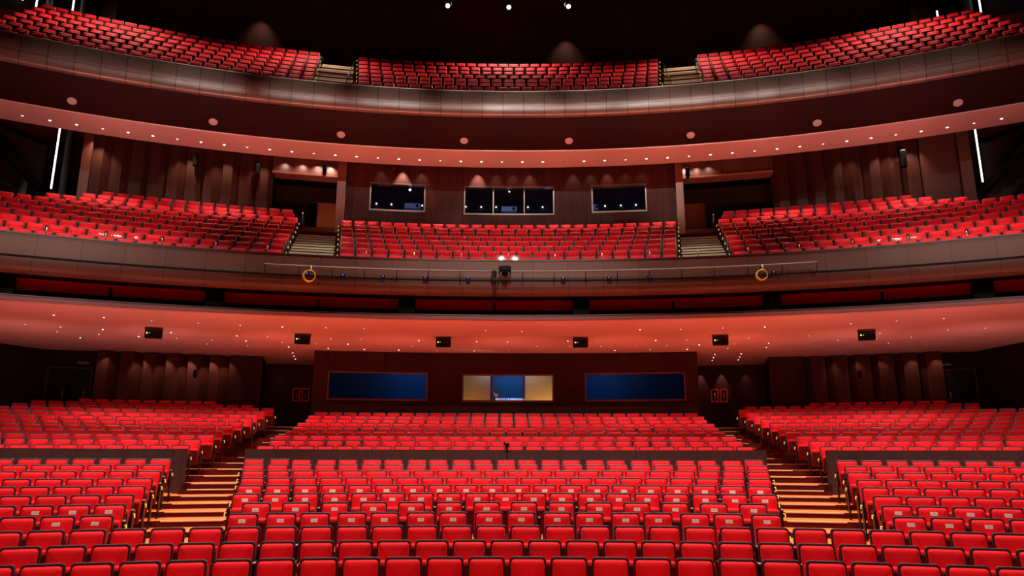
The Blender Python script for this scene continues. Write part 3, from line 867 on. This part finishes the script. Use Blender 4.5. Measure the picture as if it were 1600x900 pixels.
names = ['left of the yellow coil', 'right of the yellow coil', 'third along from the left end', 'fourth along from the left end',
         'just left of the black moving head', 'just right of the moving head', 'sixth from the left end', 'beside the yellow coil at the right end', 'near the right end of the bar']
for i, a in enumerate([-10.4, -8.6, -6.55, -4.35, -2.1, 2.9, 5.3, 7.4, 13.6]):
    clamp(a, 'small blue lamp under the lighting bar, %s from its left end' % ORD[i], i)
# moving head and its neighbour
e = empty('moving_head_light', pol(33.98, -.17, 7.93), R_(.17))
b = MB(); b.box(-.17, .17, -.10, .10, -.02, .14); b.build('base', M['black'], e, .02)
for s in (-1, 1):
    b = MB(); b.box(s*.17-.022, s*.17+.022, -.07, .07, -.13, .10); b.build('yoke_arm', M['black'], e, .008)
b = MB(); b.tube([(0, .06, -.09), (0, -.03, -.10), (0, -.12, -.12)], [.09, .11, .10], 16); b.build('head', M['black'], e)
b = MB(); b.tube([(0, -.121, -.12), (0, -.126, -.121)], [.075, .07], 16); b.build('lens', M['dark_glass'], e)
b = MB(); b.tube([(0, .12, .03), (0, .10, .03)], .04, 8); b.build('clamp', M['blackmetal'], e)
tag(e, 'black moving head spotlight on the middle of the lighting bar', 'spotlight')
e = empty('cable_box', pol(34.05, -.72, 7.86), R_(.72))
b = MB(); b.box(-.07, .07, -.07, .07, -.14, .07); b.build('housing', M['black'], e, .01)
for k, x in enumerate((-.03, .02, .05)):
    b = MB(); b.tube([(x, -.06, -.12), (x+.03*k, -.07, -.4), (x-.04, .1, -.62), (x-.02+.05*k, .28, -.75)], .012, 6); b.build('hanging_cable', M['black'], e)
tag(e, 'small black box with hanging cables beside the moving head light', 'cable box')
def coil(a, r, lb, seed):
    rnd = random.Random(seed); e = empty('cable_coil', pol(34.02, a, 7.90), -R_(a))
    for k in range(3):
        pts = []
        rr = r*(1-.07*k)
        for i in range(22):
            t = 2*math.pi*i/22; pts.append((rr*math.cos(t)+.01*k, -.05-.02*k+rnd.uniform(-.004, .004), -.30+rr*math.sin(t)*1.02))
        b = MB(); b.tube(pts, .011, 6, closed=True); b.build('loop', M['yellow'], e)
    b = MB(); b.tube([(0, .0, .04), (-.02, -.06, -.1), (-.17, -.04, -.2), (-.2, .02, -.30)], .02, 6); b.build('black_cable', M['black'], e)
    b = MB(); b.tube([(.03, .0, .03), (.06, -.05, -.06), (.02, -.05, -.12)], .018, 6); b.build('tie', M['cap'], e)
    tag(e, lb, 'cable coil')
coil(-10.25, .19, 'thick yellow cable coil hanging at the left part of the lighting bar', 1)
coil(12.95, .17, 'thin yellow cable coil hanging at the right part of the lighting bar', 2)

# black boxes in the recess over the lower lip, and hanging units under the soffit
pos = ['leftmost of the six', 'second from left', 'third from left', 'fourth from left', 'fifth from left', 'rightmost of the six']
for i, a in enumerate([-24.19, -15.04, -5.37, 3.9, 13.68, 23.15]):
    e = empty('recess_loudspeaker', pol(35.72, a, 6.75), -R_(a))
    b = MB(); b.box(-.27, .27, -.14, .16, 0, .56); b.build('cabinet', M['black'], e, .015)
    b = MB(); b.box(-.23, .23, -.15, -.14, .04, .52); b.build('grille', M['black'], e)
    tag(e, 'black square loudspeaker in the red recess under the balcony, %s' % pos[i], 'loudspeaker', 'loudspeakers in the red recess')
for i, a in enumerate([-19.81, -9.96, -.71, 8.73, 18.87]):
    e = empty('recess_bracket', pol(35.8, a, 6.75), -R_(a))
    b = MB(); b.box(-.035, .035, -.03, .06, 0, .5); b.build('upright', M['black'], e)
    b = MB(); b.box(-.05, .05, -.05, .06, 0, .03); b.build('foot', M['black'], e)
    tag(e, 'thin black upright in the red recess, %s of the five' % ['leftmost', 'second', 'middle', 'fourth', 'rightmost'][i], 'bracket', 'uprights in the red recess')
for i, (a, tw) in enumerate([(-18.2, .1), (-10.95, .06), (-3.5, .02), (3.95, -.02), (11.35, -.06), (18.5, -.1)]):
    R = 38.15; e = empty('hanging_control_unit', pol(R, a, sofz(R)-.02), -R_(a))
    b = MB(); b.box(-.26, .26, -.12, .12, -.34, -.10); b.build('housing', M['black'], e, .012)
    b = MB(); b.box(-.27, .27, -.14, .13, -.06, -.03); b.build('mounting_plate', M['blackmetal'], e)
    for s in (-1, 1):
        b = MB(); b.box(s*.262-.010, s*.262+.010, -.03, .03, -.30, .03); b.build('bracket_arm', M['blackmetal'], e)
    b = MB(); b.tube([(-.19, -.12, -.18), (-.19, -.13, -.18)], .024, 10); b.build('indicator_light', M['green_led'], e)
    b = MB(); b.tube([(-.11, -.12, -.18), (-.11, -.128, -.18)], .014, 8); b.build('knob', M['brass'], e)
    tag(e, 'black unit with green light hanging under the lower soffit, %s' % pos[i], 'hanging unit', 'black units under the lower soffit')

# downlights in the upper light band, round discs in the slanted soffit, small lights in the lower soffit
def disc_light(name, R, a, z, r, face, lb, cat, grp, proto=[{}]):
    key = (name, r, face)
    if key not in proto[0]:
        e = empty(name)
        b = MB(); b.tube([(0, 0, .03), (0, 0, -.006)], [r*1.35, r*1.35], 14); b.build('trim_ring', M['soffit'] if face != 'lamp_pink' else M['lamp_pink'], e)
        b = MB(); b.tube([(0, 0, -.004), (0, 0, -.012)], [r, r*.9], 14); b.build('lens', M[face], e)
        proto[0][key] = e
    else: e = copy_tree(proto[0][key])
    place(e, R, a, z); tag(e, lb, cat, grp); return e
k = 0
L = [-27.5+1.232*i for i in range(46)]
for i, a in enumerate(L):
    face = 'lamp_white' if i % 3 != 1 else 'lamp_soft'
    if i == 25: face = 'lamp_off'
    cnt = ('%s from the left end' % ORD[i]) if i < 23 else ('%s from the right end' % ORD[45-i])
    disc_light('recessed_downlight', 42.38, a, 15.03, .05, face, 'small round downlight in the upper light band, %s' % cnt, 'ceiling light', 'downlights in the upper light band')
nn = ['leftmost', 'second from left', 'third from left', 'fourth from left', 'fourth from right', 'third from right', 'second from right', 'rightmost']
for i, a in enumerate([-23.84, -16.87, -9.85, -2.65, 3.6, 10.7, 17.63, 24.55]):
    e = empty('ceiling_disc')
    b = MB(); b.tube([(0, 0, .02), (0, 0, -.015)], [.165, .165], 20); b.build('rim', M['lamp_pink'], e)
    b = MB(); b.tube([(0, 0, -.01), (0, 0, -.02)], [.13, .12], 20); b.build('cover', M['lamp_pink'], e)
    place(e, 40.80, a, 15.31); e.rotation_euler[0] = -R_(28.6); tag(e, 'pale round disc in the dark slanted soffit, %s of eight' % nn[i], 'ceiling light', 'pale discs in the slanted soffit')
rnd = random.Random(4)
n = 0
for R, a0, st, num in ((36.9, -22.3, 2.1, 22), (38.9, -24.0, 1.6, 31), (40.0, -22.8, 1.75, 27), (41.0, -22.0, 2.0, 23)):
    for i in range(num):
        a = a0+st*i+rnd.uniform(-.12, .12)
        face = rnd.choice(['lamp_white', 'lamp_soft', 'lamp_soft', 'lamp_off'])
        if R > 38 and abs(a) < 24 and rnd.random() < .5: face = 'lamp_white' if rnd.random() < .6 else 'lamp_soft'
        disc_light('pinhole_light', R+rnd.uniform(-.1, .1), a, sofz(R), .026, face, 'tiny round pinhole light in the red soffit over the stalls', 'ceiling light', 'pinhole lights in the lower soffit')
for a in (-11.9, 11.5, 12.9):
    for R in (42.4, 43.2, 44.0):
        disc_light('pinhole_light', R, a, sofz(R), .026, 'lamp_white', 'tiny round pinhole light in the red soffit over the stalls', 'ceiling light', 'pinhole lights in the lower soffit')
for a, s in ((-3.69, 'left'), (-.01, 'middle'), (3.58, 'right')):
    e = empty('hanging_spotlight', pol(38, a, 19.88))
    b = MB(); b.tube([(0, -.09, -.10), (0, .25, .22)], [.11, .13], 14); b.build('housing', M['black'], e)
    b = MB(); b.tube([(0, -.095, -.105), (0, -.11, -.12)], [.085, .08], 14); b.build('lens', M['white_led'], e)
    b = MB(); b.tube([(0, .15, .15), (0, .15, 5.2)], .05, 8); b.build('drop_rod', M['black'], e)
    tag(e, 'bright spotlight hanging under the dark ceiling, %s one of three' % s, 'spotlight', 'hanging spotlights over the upper balcony')

# real light from the fittings: pools over the rows under the balconies
for i in range(7):
    a = -19.5+6.5*i
    spot('soffit_lamp', pol(38.3, a, 6.40), pol(37.6, a, 2.5), 480, 125, .8, .08, WARM)
for i in range(8):
    a = -22.5+6.43*i
    spot('band_lamp', pol(42.35, a, 14.95), pol(39.9, a, 9.0), 700, 115, .8, .08, WARM)
# wall washers grazing the upper booth and vestibule walls
for a, p in ((-7.6, 20), (-6.35, 420), (-5.2, 36), (-1.85, 260), (-.75, 26), (.3, 20), (1.3, 45), (3.9, 32), (4.95, 18), (5.95, 30), (7, 12), (8, 9)):
    spot('wall_washer', pol(43.22, a, 15.25), pol(43.5, a, 13.1), p*1.6, 55, .7, .03, (1, .82, .68))
for a, p in ((-13.3, 30), (-12.3, 40), (-11.4, 60), (-10.7, 90), (10.6, 50), (11.3, 30), (12.0, 18)):
    spot('wall_washer', pol(44.4, a, 15.5), pol(44.8, a, 14.5), p*1.2, 105, 1.0, .03, (1, .78, .62))
for a, p in ((-18.6, 70), (-16.6, 60), (-14.6, 45), (-23.0, 80), (19.5, 30), (21.4, 60), (22.6, 80), (25.5, 60)):
    spot('wall_washer', pol(44.0, a, 15.6), pol(44.8, a, 13.4), p*2.0, 75, .8, .03, (1, .74, .58))
for a, p in ((-21.2, 22), (-19.6, 45), (-18.4, 40), (-17.3, 60), (-16.2, 50), (-15.3, 35), (17.6, 14), (18.8, 16), (20.0, 14), (21.5, 24), (22.6, 24)):
    spot('wall_washer', pol(43.15, a, 6.2), pol(43.8, a, 4.9), p*.8, 70, .7, .02, (1, .7, .55))
for a, p in ((10.95, 46), (12.1, 46), (13.4, 12), (-12.9, 3)):
    spot('wall_washer', pol(45.35, a, 6.15), pol(45.6, a, 5.2), p, 48, .6, .02, (1, .78, .66))
# pools on the upper back wall
for a in (-15.6, 3.7, 15.9):
    spot('wall_washer', pol(47.1, a, 25.0), pol(47.9, a, 22.6), 70, 66, 1.0, .05, (1, .45, .34))
# spots picking out the upper balcony front
for a, p in ((-17.5, .8), (-12, 1), (-7, 1.2), (-2.2, .9), (.8, 1.6), (5.2, 1.2), (9.2, 1.8), (13, 1.3), (16.5, .9)):
    l = pol(24, a*.9, 22.6); spot('front_light', l, pol(39.8, a, 16.0), 3600*p, 14, 1.0, .12, (1, .93, .85))
spot('front_light', pol(22, -17, 22), pol(39.8, -21, 15.4), 2200, 26, .9, .12, (1, .93, .85))
spot('front_light', pol(22, 17, 22), pol(39.8, 22, 15.4), 2200, 26, .9, .12, (1, .93, .85))

# wall fittings of the middle level
def wall_speaker(R, a, z, lb, sc=1.0, lean=.3):
    e = empty('wall_loudspeaker', pol(R, a, z), -R_(a)); e.scale = (sc, sc, sc)
    b = MB(); b.tube([(0, .10, .0), (0, -.06, .03)], .025, 6); b.build('bracket', M['blackmetal'], e)
    b = MB(); b.box(-.09, .09, -.22, -.04, -.26, .20, T=lambda p: Vector((p.x, p.y-(p.z)*lean*.5, p.z))); b.build('cabinet', M['black'], e, .02)
    b = MB(); b.box(-.06, .06, -.20, -.06, .205, .215, T=lambda p: Vector((p.x, p.y-(p.z)*lean*.5, p.z))); b.build('cap', M['cap'], e)
    tag(e, lb, 'loudspeaker', 'small loudspeakers on the middle level walls')
wall_speaker(44.62, -18.15, 15.0, 'small black loudspeaker on the pleated wall, first from left end')
wall_speaker(44.62, -14.75, 14.9, 'small black loudspeaker on the pleated wall beside the left canopy')
wall_speaker(44.62, -11.0, 15.15, 'black loudspeaker above the left doorway canopy')
wall_speaker(44.62, 10.75, 15.1, 'black loudspeaker above the right doorway canopy')
wall_speaker(44.62, 22.35, 14.75, 'large black loudspeaker on the pleated wall near the right pier', 1.5)
wall_speaker(43.36, -16.9, 5.5, 'small black loudspeaker on the lower pleated wall, left of the booth', .7)
wall_speaker(43.36, 18.9, 5.5, 'small black loudspeaker on the lower pleated wall, right of the booth', .7)

# fire hose boxes
def firebox(a, lb):
    e = empty('fire_hose_box', pol(45.52, a, 4.60), -R_(a))
    b = MB()
    for x0, x1, z0, z1 in ((-.17, .17, 0, .07), (-.17, .17, .53, .60), (-.17, -.11, .07, .53), (.11, .17, .07, .53)):
        b.box(x0, x1, -.02, .02, z0, z1)
    b.build('door_frame', M['red_paint'], e)
    b = MB(); b.box(-.16, .16, .02, .07, .01, .59); b.build('cabinet', M['red_paint'], e)
    b = MB(); b.box(-.11, .11, -.005, .015, .07, .53); b.build('window', M['black'], e)
    b = MB(); b.tube([(.0, -.01, .14), (.01, -.012, .30), (0, -.01, .42)], [.035, .03, .012], 8); b.build('extinguisher', M['metal'], e)
    tag(e, lb, 'fire box', 'red fire boxes beside the booth')
firebox(-11.86, 'red framed fire box on the wall left of the booth, outer one')
firebox(-11.38, 'red framed fire box on the wall left of the booth, nearer the booth')
firebox(11.66, 'red framed fire box on the wall right of the booth, nearer the booth')
firebox(12.16, 'red framed fire box on the wall right of the booth, outer one')

# LED strips and grey columns by the side walls
def led(p, z0, z1, lb, dx=0.0):
    e = empty('led_strip', p)
    b = MB(); b.box(-.024, .024, -.02, .02, z0-p[2], z1-p[2]); b.build('tube', M['white_led'], e)
    b = MB(); b.box(-.05, .05, .02, .05, z0-p[2], z1-p[2]); b.build('channel', M['blackmetal'], e)
    tag(e, lb, 'light strip', 'vertical white light strips at the side walls')
    return e
def col(p, z0, z1, r, lb):
    e = MB(); e.tube([(0, 0, 0), (0, 0, .12), (0, 0, .12), (0, 0, z1-z0)], [r*1.06, r*1.06, r, r], 16)
    o = e.build('round_column', M['grey']); o.location = (p[0], p[1], z0); tag(o, lb, 'column', 'grey round columns at the side walls')
led((-19.6, 29.94, 13.4), 13.4, 16.22, 'long vertical white light strip left of the middle balcony')
led((20.3, 29.6, 13.75), 13.75, 16.22, 'long vertical white light strip right of the middle balcony')
led((-20.88, 29.3, 13.0), 13.0, 13.95, 'short white light strip below the left sloping parapet')
led((-20.36, 30.74, 22.0), 22.0, 25.5, 'white light strip above the upper balcony, innermost on the left')
led((-21.6, 30.07, 21.69), 21.69, 25.5, 'white light strip above the upper balcony, middle one on the left')
led((-22.08, 29.82, 22.4), 22.4, 25.5, 'white light strip above the upper balcony, outermost on the left')
led((21.67, 30.03, 21.83), 21.83, 25.5, 'long white light strip above the upper balcony on the right')
led((20.15, 30.8, 22.3), 22.3, 22.75, 'short white light strip above the upper balcony on the right')
col((-19.35, 30.3, 0), 12, 16.2, .16, 'grey round column beside the long light strip on the left')
col((-17.9, 30.8, 0), 12, 15.7, .5, 'wide grey column half hidden by the copper pilaster')
col((19.95, 29.95, 0), 12, 16.2, .16, 'grey round column beside the long light strip on the right')
col((-20.7, 29.8, 0), 12, 13.8, .14, 'short grey column below the left sloping parapet')
col((-20.0, 30.95, 0), 21.2, 25.6, .14, 'grey round column above the upper balcony on the left')
col((-21.2, 30.35, 0), 21.2, 25.6, .14, 'second grey round column above the upper balcony on the left')
col((21.35, 30.3, 0), 21.2, 25.6, .14, 'grey round column above the upper balcony on the right')
# lit doorway ceiling high left, light put in as glow, small screen beside it
b = MB(); b.ring([(47.6, 22.15), (47.6, 22.75), (47.75, 22.75), (47.75, 22.15)], -26.6, -25.1, 2, closed=True)
o = b.build('lit_doorway_panel', glow('orange_panel', (.8, .16, .03), .55)); tag(o, 'small orange glow of a lit doorway ceiling high behind the upper balcony on the left', 'sign')
o = MB().box(-.32, .32, -.02, .02, 0, .06).build('status_light_bar', M['cyan']); o.location = pol(47.2, -28.1, 23.4); tag(o, 'thin blue light bar high in the dark on the left', 'light bar')
o = MB().box(-.10, .10, -.03, .03, 0, .22).build('exit_sign', M['exit'], None, .01); o.location = (18.75, 26.25, 5.75); o.rotation_euler = (0, 0, R_(-50)); tag(o, 'small green exit sign at the right edge of the stalls wall', 'sign')
for a, s in ((-22.3, 'left'), (23.0, 'right')):
    o = MB().box(-.2, .2, -.02, .02, 0, .09).build('door_sign', M['grey'], None, .008); place(o, 43.78, a, 5.75); tag(o, 'small grey sign over the %s side door of the stalls' % s, 'sign')

# handrails of the balcony stairs
def handrail(R0, R1, a, z0, z1, lb):
    e = empty('handrail', pol(R0, a, z0))
    ctr = e.location.copy()
    def sub(pts, r, nm, m=M['blackmetal']):
        b = MB(); b.tube([Vector(p)-ctr for p in pts], r, 8); b.build(nm, m, e)
    sub([pol(R0, a, z0+.9), pol(R1, a, z1+.9)], .025, 'rail')
    for t in (0, 1): sub([pol(R0+(R1-R0)*t, a, z0+(z1-z0)*t), pol(R0+(R1-R0)*t, a, z0+(z1-z0)*t+.93)], .022, 'post')
    b = MB(); b.tube([pol(R0, a, z0+.93)-ctr, pol(R0, a, z0+1.0)-ctr], .032, 8); b.build('finial', M['cap'], e)
    tag(e, lb, 'handrail', 'handrails at the balcony aisles')
handrail(42.6, 43.4, -11.9, 11.4, 11.6, 'black handrail at the top of the left middle balcony aisle')
handrail(42.6, 43.4, 11.9, 11.4, 11.6, 'black handrail at the top of the right middle balcony aisle')
for a, lb in ((-11.55, 'outer black handrail on the left aisle of the upper balcony'), (-9.68, 'inner black handrail on the left aisle of the upper balcony'),
              (9.68, 'inner black handrail on the right aisle of the upper balcony'), (11.55, 'outer black handrail on the right aisle of the upper balcony')):
    handrail(41.0, 46.6, a*1.01, 16.9, 21.1, lb)

# video camera standing at the cross wall
e = empty('video_camera', pol(32.7, -.02, 1.33))
b = MB(); b.box(-.06, .06, -.14, .12, 1.18, 1.30); b.build('body', M['black'], e, .012)
b = MB(); b.tube([(0, -.14, 1.24), (0, -.22, 1.24)], [.035, .045], 10); b.build('lens', M['black'], e)
b = MB(); b.box(-.10, -.06, -.04, .06, 1.25, 1.33); b.build('viewfinder', M['black'], e)
for t in (90, 210, 330):
    b = MB(); b.tube([(0, 0, 1.12), (.28*math.cos(R_(t)), .28*math.sin(R_(t)), 0)], .014, 6); b.build('leg', M['blackmetal'], e)
b = MB(); b.tube([(0, 0, 1.05), (0, 0, 1.18)], .02, 6); b.build('column', M['blackmetal'], e)
tag(e, 'small black video camera on tripod behind the cross wall aisle', 'camera')

# control room: desk and the person at it
e = empty('mixing_desk', pol(42.12, .1, 3.2))
b = MB(); b.box(-.58, .62, -.25, .30, 1.18, 1.27, T=lambda p: Vector((p.x, p.y, p.z+(p.y+.25)*.25))); b.build('console_top', M['desk'], e, .01)
b = MB(); b.box(-.56, .60, -.22, .26, 1.05, 1.18); b.build('console_body', M['black'], e)
for x in (-.18, -.10, .0): b = MB(); b.box(x, x+.03, -.26, .31, 1.19, 1.275, T=lambda p: Vector((p.x, p.y, p.z+(p.y+.25)*.25+.012))); b.build('meter_strip', M['shell'], e)
for x in (-.5, .52):
    b = MB(); b.box(x-.03, x+.03, -.1, .1, 0, 1.06); b.build('leg', M['black'], e)
tag(e, 'white mixing desk at the open middle window of the lower booth', 'mixing desk')
spot('desk_lamp', pol(42.1, .1, 5.9), pol(42.3, .1, 4.4), 16, 60, .5, .05, (.85, .92, 1))

def skin_chain(pts, edges, radii, sub=2):
    me = bpy.data.meshes.new('body'); me.from_pydata(pts, edges, [])
    o = bpy.data.objects.new('person', me); C.objects.link(o)
    o.modifiers.new('skin', 'SKIN')
    for i, r in enumerate(radii): me.skin_vertices[0].data[i].radius = (r[0], r[1]) if isinstance(r, tuple) else (r, r)
    me.skin_vertices[0].data[0].use_root = True
    s = o.modifiers.new('s', 'SUBSURF'); s.levels = sub; s.render_levels = sub
    return o
# seated, facing the hall's left in profile, forearms on the desk; pelvis at the origin
pts = [(0, 0, 0), (0, 0, .18), (-.02, 0, .36), (-.03, 0, .50), (-.05, 0, .60), (-.08, 0, .68),
       (-.03, .17, .47), (-.10, .24, .24), (-.34, .20, .20), (-.03, -.17, .47), (-.10, -.24, .24), (-.34, -.20, .20),
       (-.18, .10, -.02), (-.44, .11, .0), (-.44, .11, -.42), (-.56, .11, -.46), (-.18, -.10, -.02), (-.44, -.11, .0), (-.44, -.11, -.42), (-.56, -.11, -.46)]
edg = [(0, 1), (1, 2), (2, 3), (3, 4), (4, 5), (3, 6), (6, 7), (7, 8), (3, 9), (9, 10), (10, 11), (0, 12), (12, 13), (13, 14), (14, 15), (0, 16), (16, 17), (17, 18), (18, 19)]
rad = [(.13, .16), (.12, .15), (.13, .17), (.10, .14), .055, .05, .065, .05, .036, .065, .05, .036, .09, .07, .05, .04, .09, .07, .05, .04]
body = skin_chain(pts, edg, rad)
body.data.materials.append(M['shirt'])
body.location = pol(42.78, -.52, 4.02); 
tag(body, 'person with short dark hair in a grey shirt, in profile at the desk', 'person')
# head with a face, facing -x
hb = MB(); vs = []; fs = []
nu, nv = 20, 14
for j in range(nv+1):
    ph = math.pi*j/nv
    for i in range(nu):
        t = 2*math.pi*i/nu
        x = .098*math.sin(ph)*math.cos(t); y = .076*math.sin(ph)*math.sin(t); z = .122*math.cos(ph)
        if x < 0:
            if -.055 < z < .02 and abs(y) < .02: x -= .022*(1-abs((z+.02)/.04))*(1-abs(y)/.02) if abs(z+.02) < .04 else 0
            if z < -.05: x *= .93
            if -.02 < z < .03 and .018 < abs(y) < .05: x += .007
            if -.085 < z < -.065 and abs(y) < .03: x -= .004
        if z < -.04: y *= .82
        vs.append((x-.01, y, z))
for j in range(nv):
    for i in range(nu): fs.append((j*nu+i, (j+1)*nu+i, (j+1)*nu+(i+1) % nu, j*nu+(i+1) % nu))
hb.add(vs, fs, 0, smooth=True)
for s in (-1, 1): hb.tube([(.012, s*.074, -.03), (.018, s*.084, -.005), (.012, s*.078, .02)], [.008, .015, .009], 8)
head = hb.build('head', M['skin'], body); head.location = (-.09, 0, .80)
hh = MB(); vs = []; 
for j in range(9):
    ph = math.pi*.56*j/8
    for i in range(nu):
        t = 2*math.pi*i/nu; back = math.cos(t) > -.35
        q = ph if back else ph*.62
        vs.append((.108*math.sin(q)*math.cos(t)-.004, .086*math.sin(q)*math.sin(t), .134*math.cos(q)))
fs = [(j*nu+i, (j+1)*nu+i, (j+1)*nu+(i+1) % nu, j*nu+(i+1) % nu) for j in range(8) for i in range(nu)]
hh.add(vs, fs, 0, smooth=True); h2 = hh.build('hair', M['hair'], body); h2.location = (-.09, 0, .80)
for s in (-1, 1):
    m = MB(); m.tube([(-.33, s*.20, .20), (-.40, s*.195, .20), (-.43, s*.19, .195)], [.032, .040, .034], 10)
    for k in range(4):
        y = s*.19+(-.03+.02*k); L_ = (.07, .085, .08, .06)[k]
        m.tube([(-.42, y, .20), (-.42-L_*.6, y, .198), (-.42-L_, y, .178)], [.010, .009, .007], 6)
    m.tube([(-.37, s*.19-s*.035, .195), (-.41, s*.19-s*.06, .19), (-.44, s*.19-s*.062, .18)], [.012, .010, .008], 6)
    m.build('hand', M['skin'], body)
o = MB(); o.tube([(0, 0, 0), (0, 0, .36)], .03, 8); ch = empty('operator_chair', pol(42.75, -.52, 3.2))
o.build('pedestal', M['black'], ch)
m = MB(); m.box(-.24, .22, -.23, .23, .60, .68); m.build('seat', M['black'], ch, .03)
m = MB(); m.box(.20, .25, -.2, .2, .72, 1.2); m.build('backrest', M['black'], ch, .02)
m = MB(); m.tube([(0, 0, .3), (0, 0, .62)], .02, 8); m.build('gas_lift', M['blackmetal'], ch)
for t in range(5):
    m = MB(); a = 2*math.pi*t/5; m.tube([(0, 0, .08), (.28*math.cos(a), .28*math.sin(a), .03)], .02, 6); m.build('leg', M['black'], ch)
tag(ch, 'black office chair under the person in the lower booth', 'chair')
# projector boxes seen through the upper booth windows
for a, z, lb in ((-5.75, 13.42, 'left'), (0.05, 13.36, 'middle'), (5.2, 13.42, 'right')):
    e = empty('projector', pol(44.6, a, z), -R_(a))
    w_ = .36 if a < 5 else .16
    m = MB(); m.box(-w_, w_, -.3, .4, 0, .26); m.build('case', mat('projector_case_'+lb, (.16, .20, .38), .5, emit=(.12, .18, .5), es=.12), e, .02)
    m = MB(); m.tube([(w_*.6, -.3, .14), (w_*.6, -.36, .14)], [.07, .06], 12); m.build('lens', M['black'], e)
    m = MB(); m.box(-.04, .04, .0, .1, -2.0, 0); m.build('stand', M['black'], e)
    tag(e, 'blue-grey projector behind the %s window of the upper booth' % lb, 'projector', 'projectors in the upper booth')
for a, z, r in ((-5.9, 14.17, .055), (.06, 14.19, .035)):
    e = empty('booth_lamp', pol(43.9, a, z))
    m = MB(); m.tube([(0, 0, .0), (0, 0, 1.0)], .02, 6); m.build('rod', M['black'], e)
    m = MB(); m.tube([(0, .02, 0), (0, -.04, -.01), (0, -.06, -.015)], [r*.7, r, r*.8], 12); m.build('bulb', M['white_led'], e)
    tag(e, 'bright small lamp behind the %s window of the upper booth' % ('left' if a < -1 else 'middle'), 'lamp')
for i in range(14):  # glowing dots put in for downlight reflections in the booth windows
    a = [-8.0, -7.1, -6.17, -5.25, -2.6, -1.66, -.75, .26, 1.2, 2.1, 4.95, 5.9, 6.85, 7.75][i]
    m = MB(); m.tube([(0, 0, 0), (0, -.03, 0), (0, -.05, 0)], [.035, .035, .02], 10); o = m.build('reflection_dot', M['lamp_white'])
    place(o, 46.35, a, 14.28); tag(o, 'tiny white dot imitating a lamp reflection in the upper booth, %s from left' % ORD[i], 'lamp', 'reflection dots in the upper booth')
pt('booth_glow', pol(45, -5.5, 14), 2, .1, (.4, .45, 1)); pt('booth_glow', pol(45, 2.4, 13.8), 3, .1, (.4, .5, 1)); pt('booth_glow', pol(45, 8.3, 13.9), 4, .1, (.35, .45, 1))
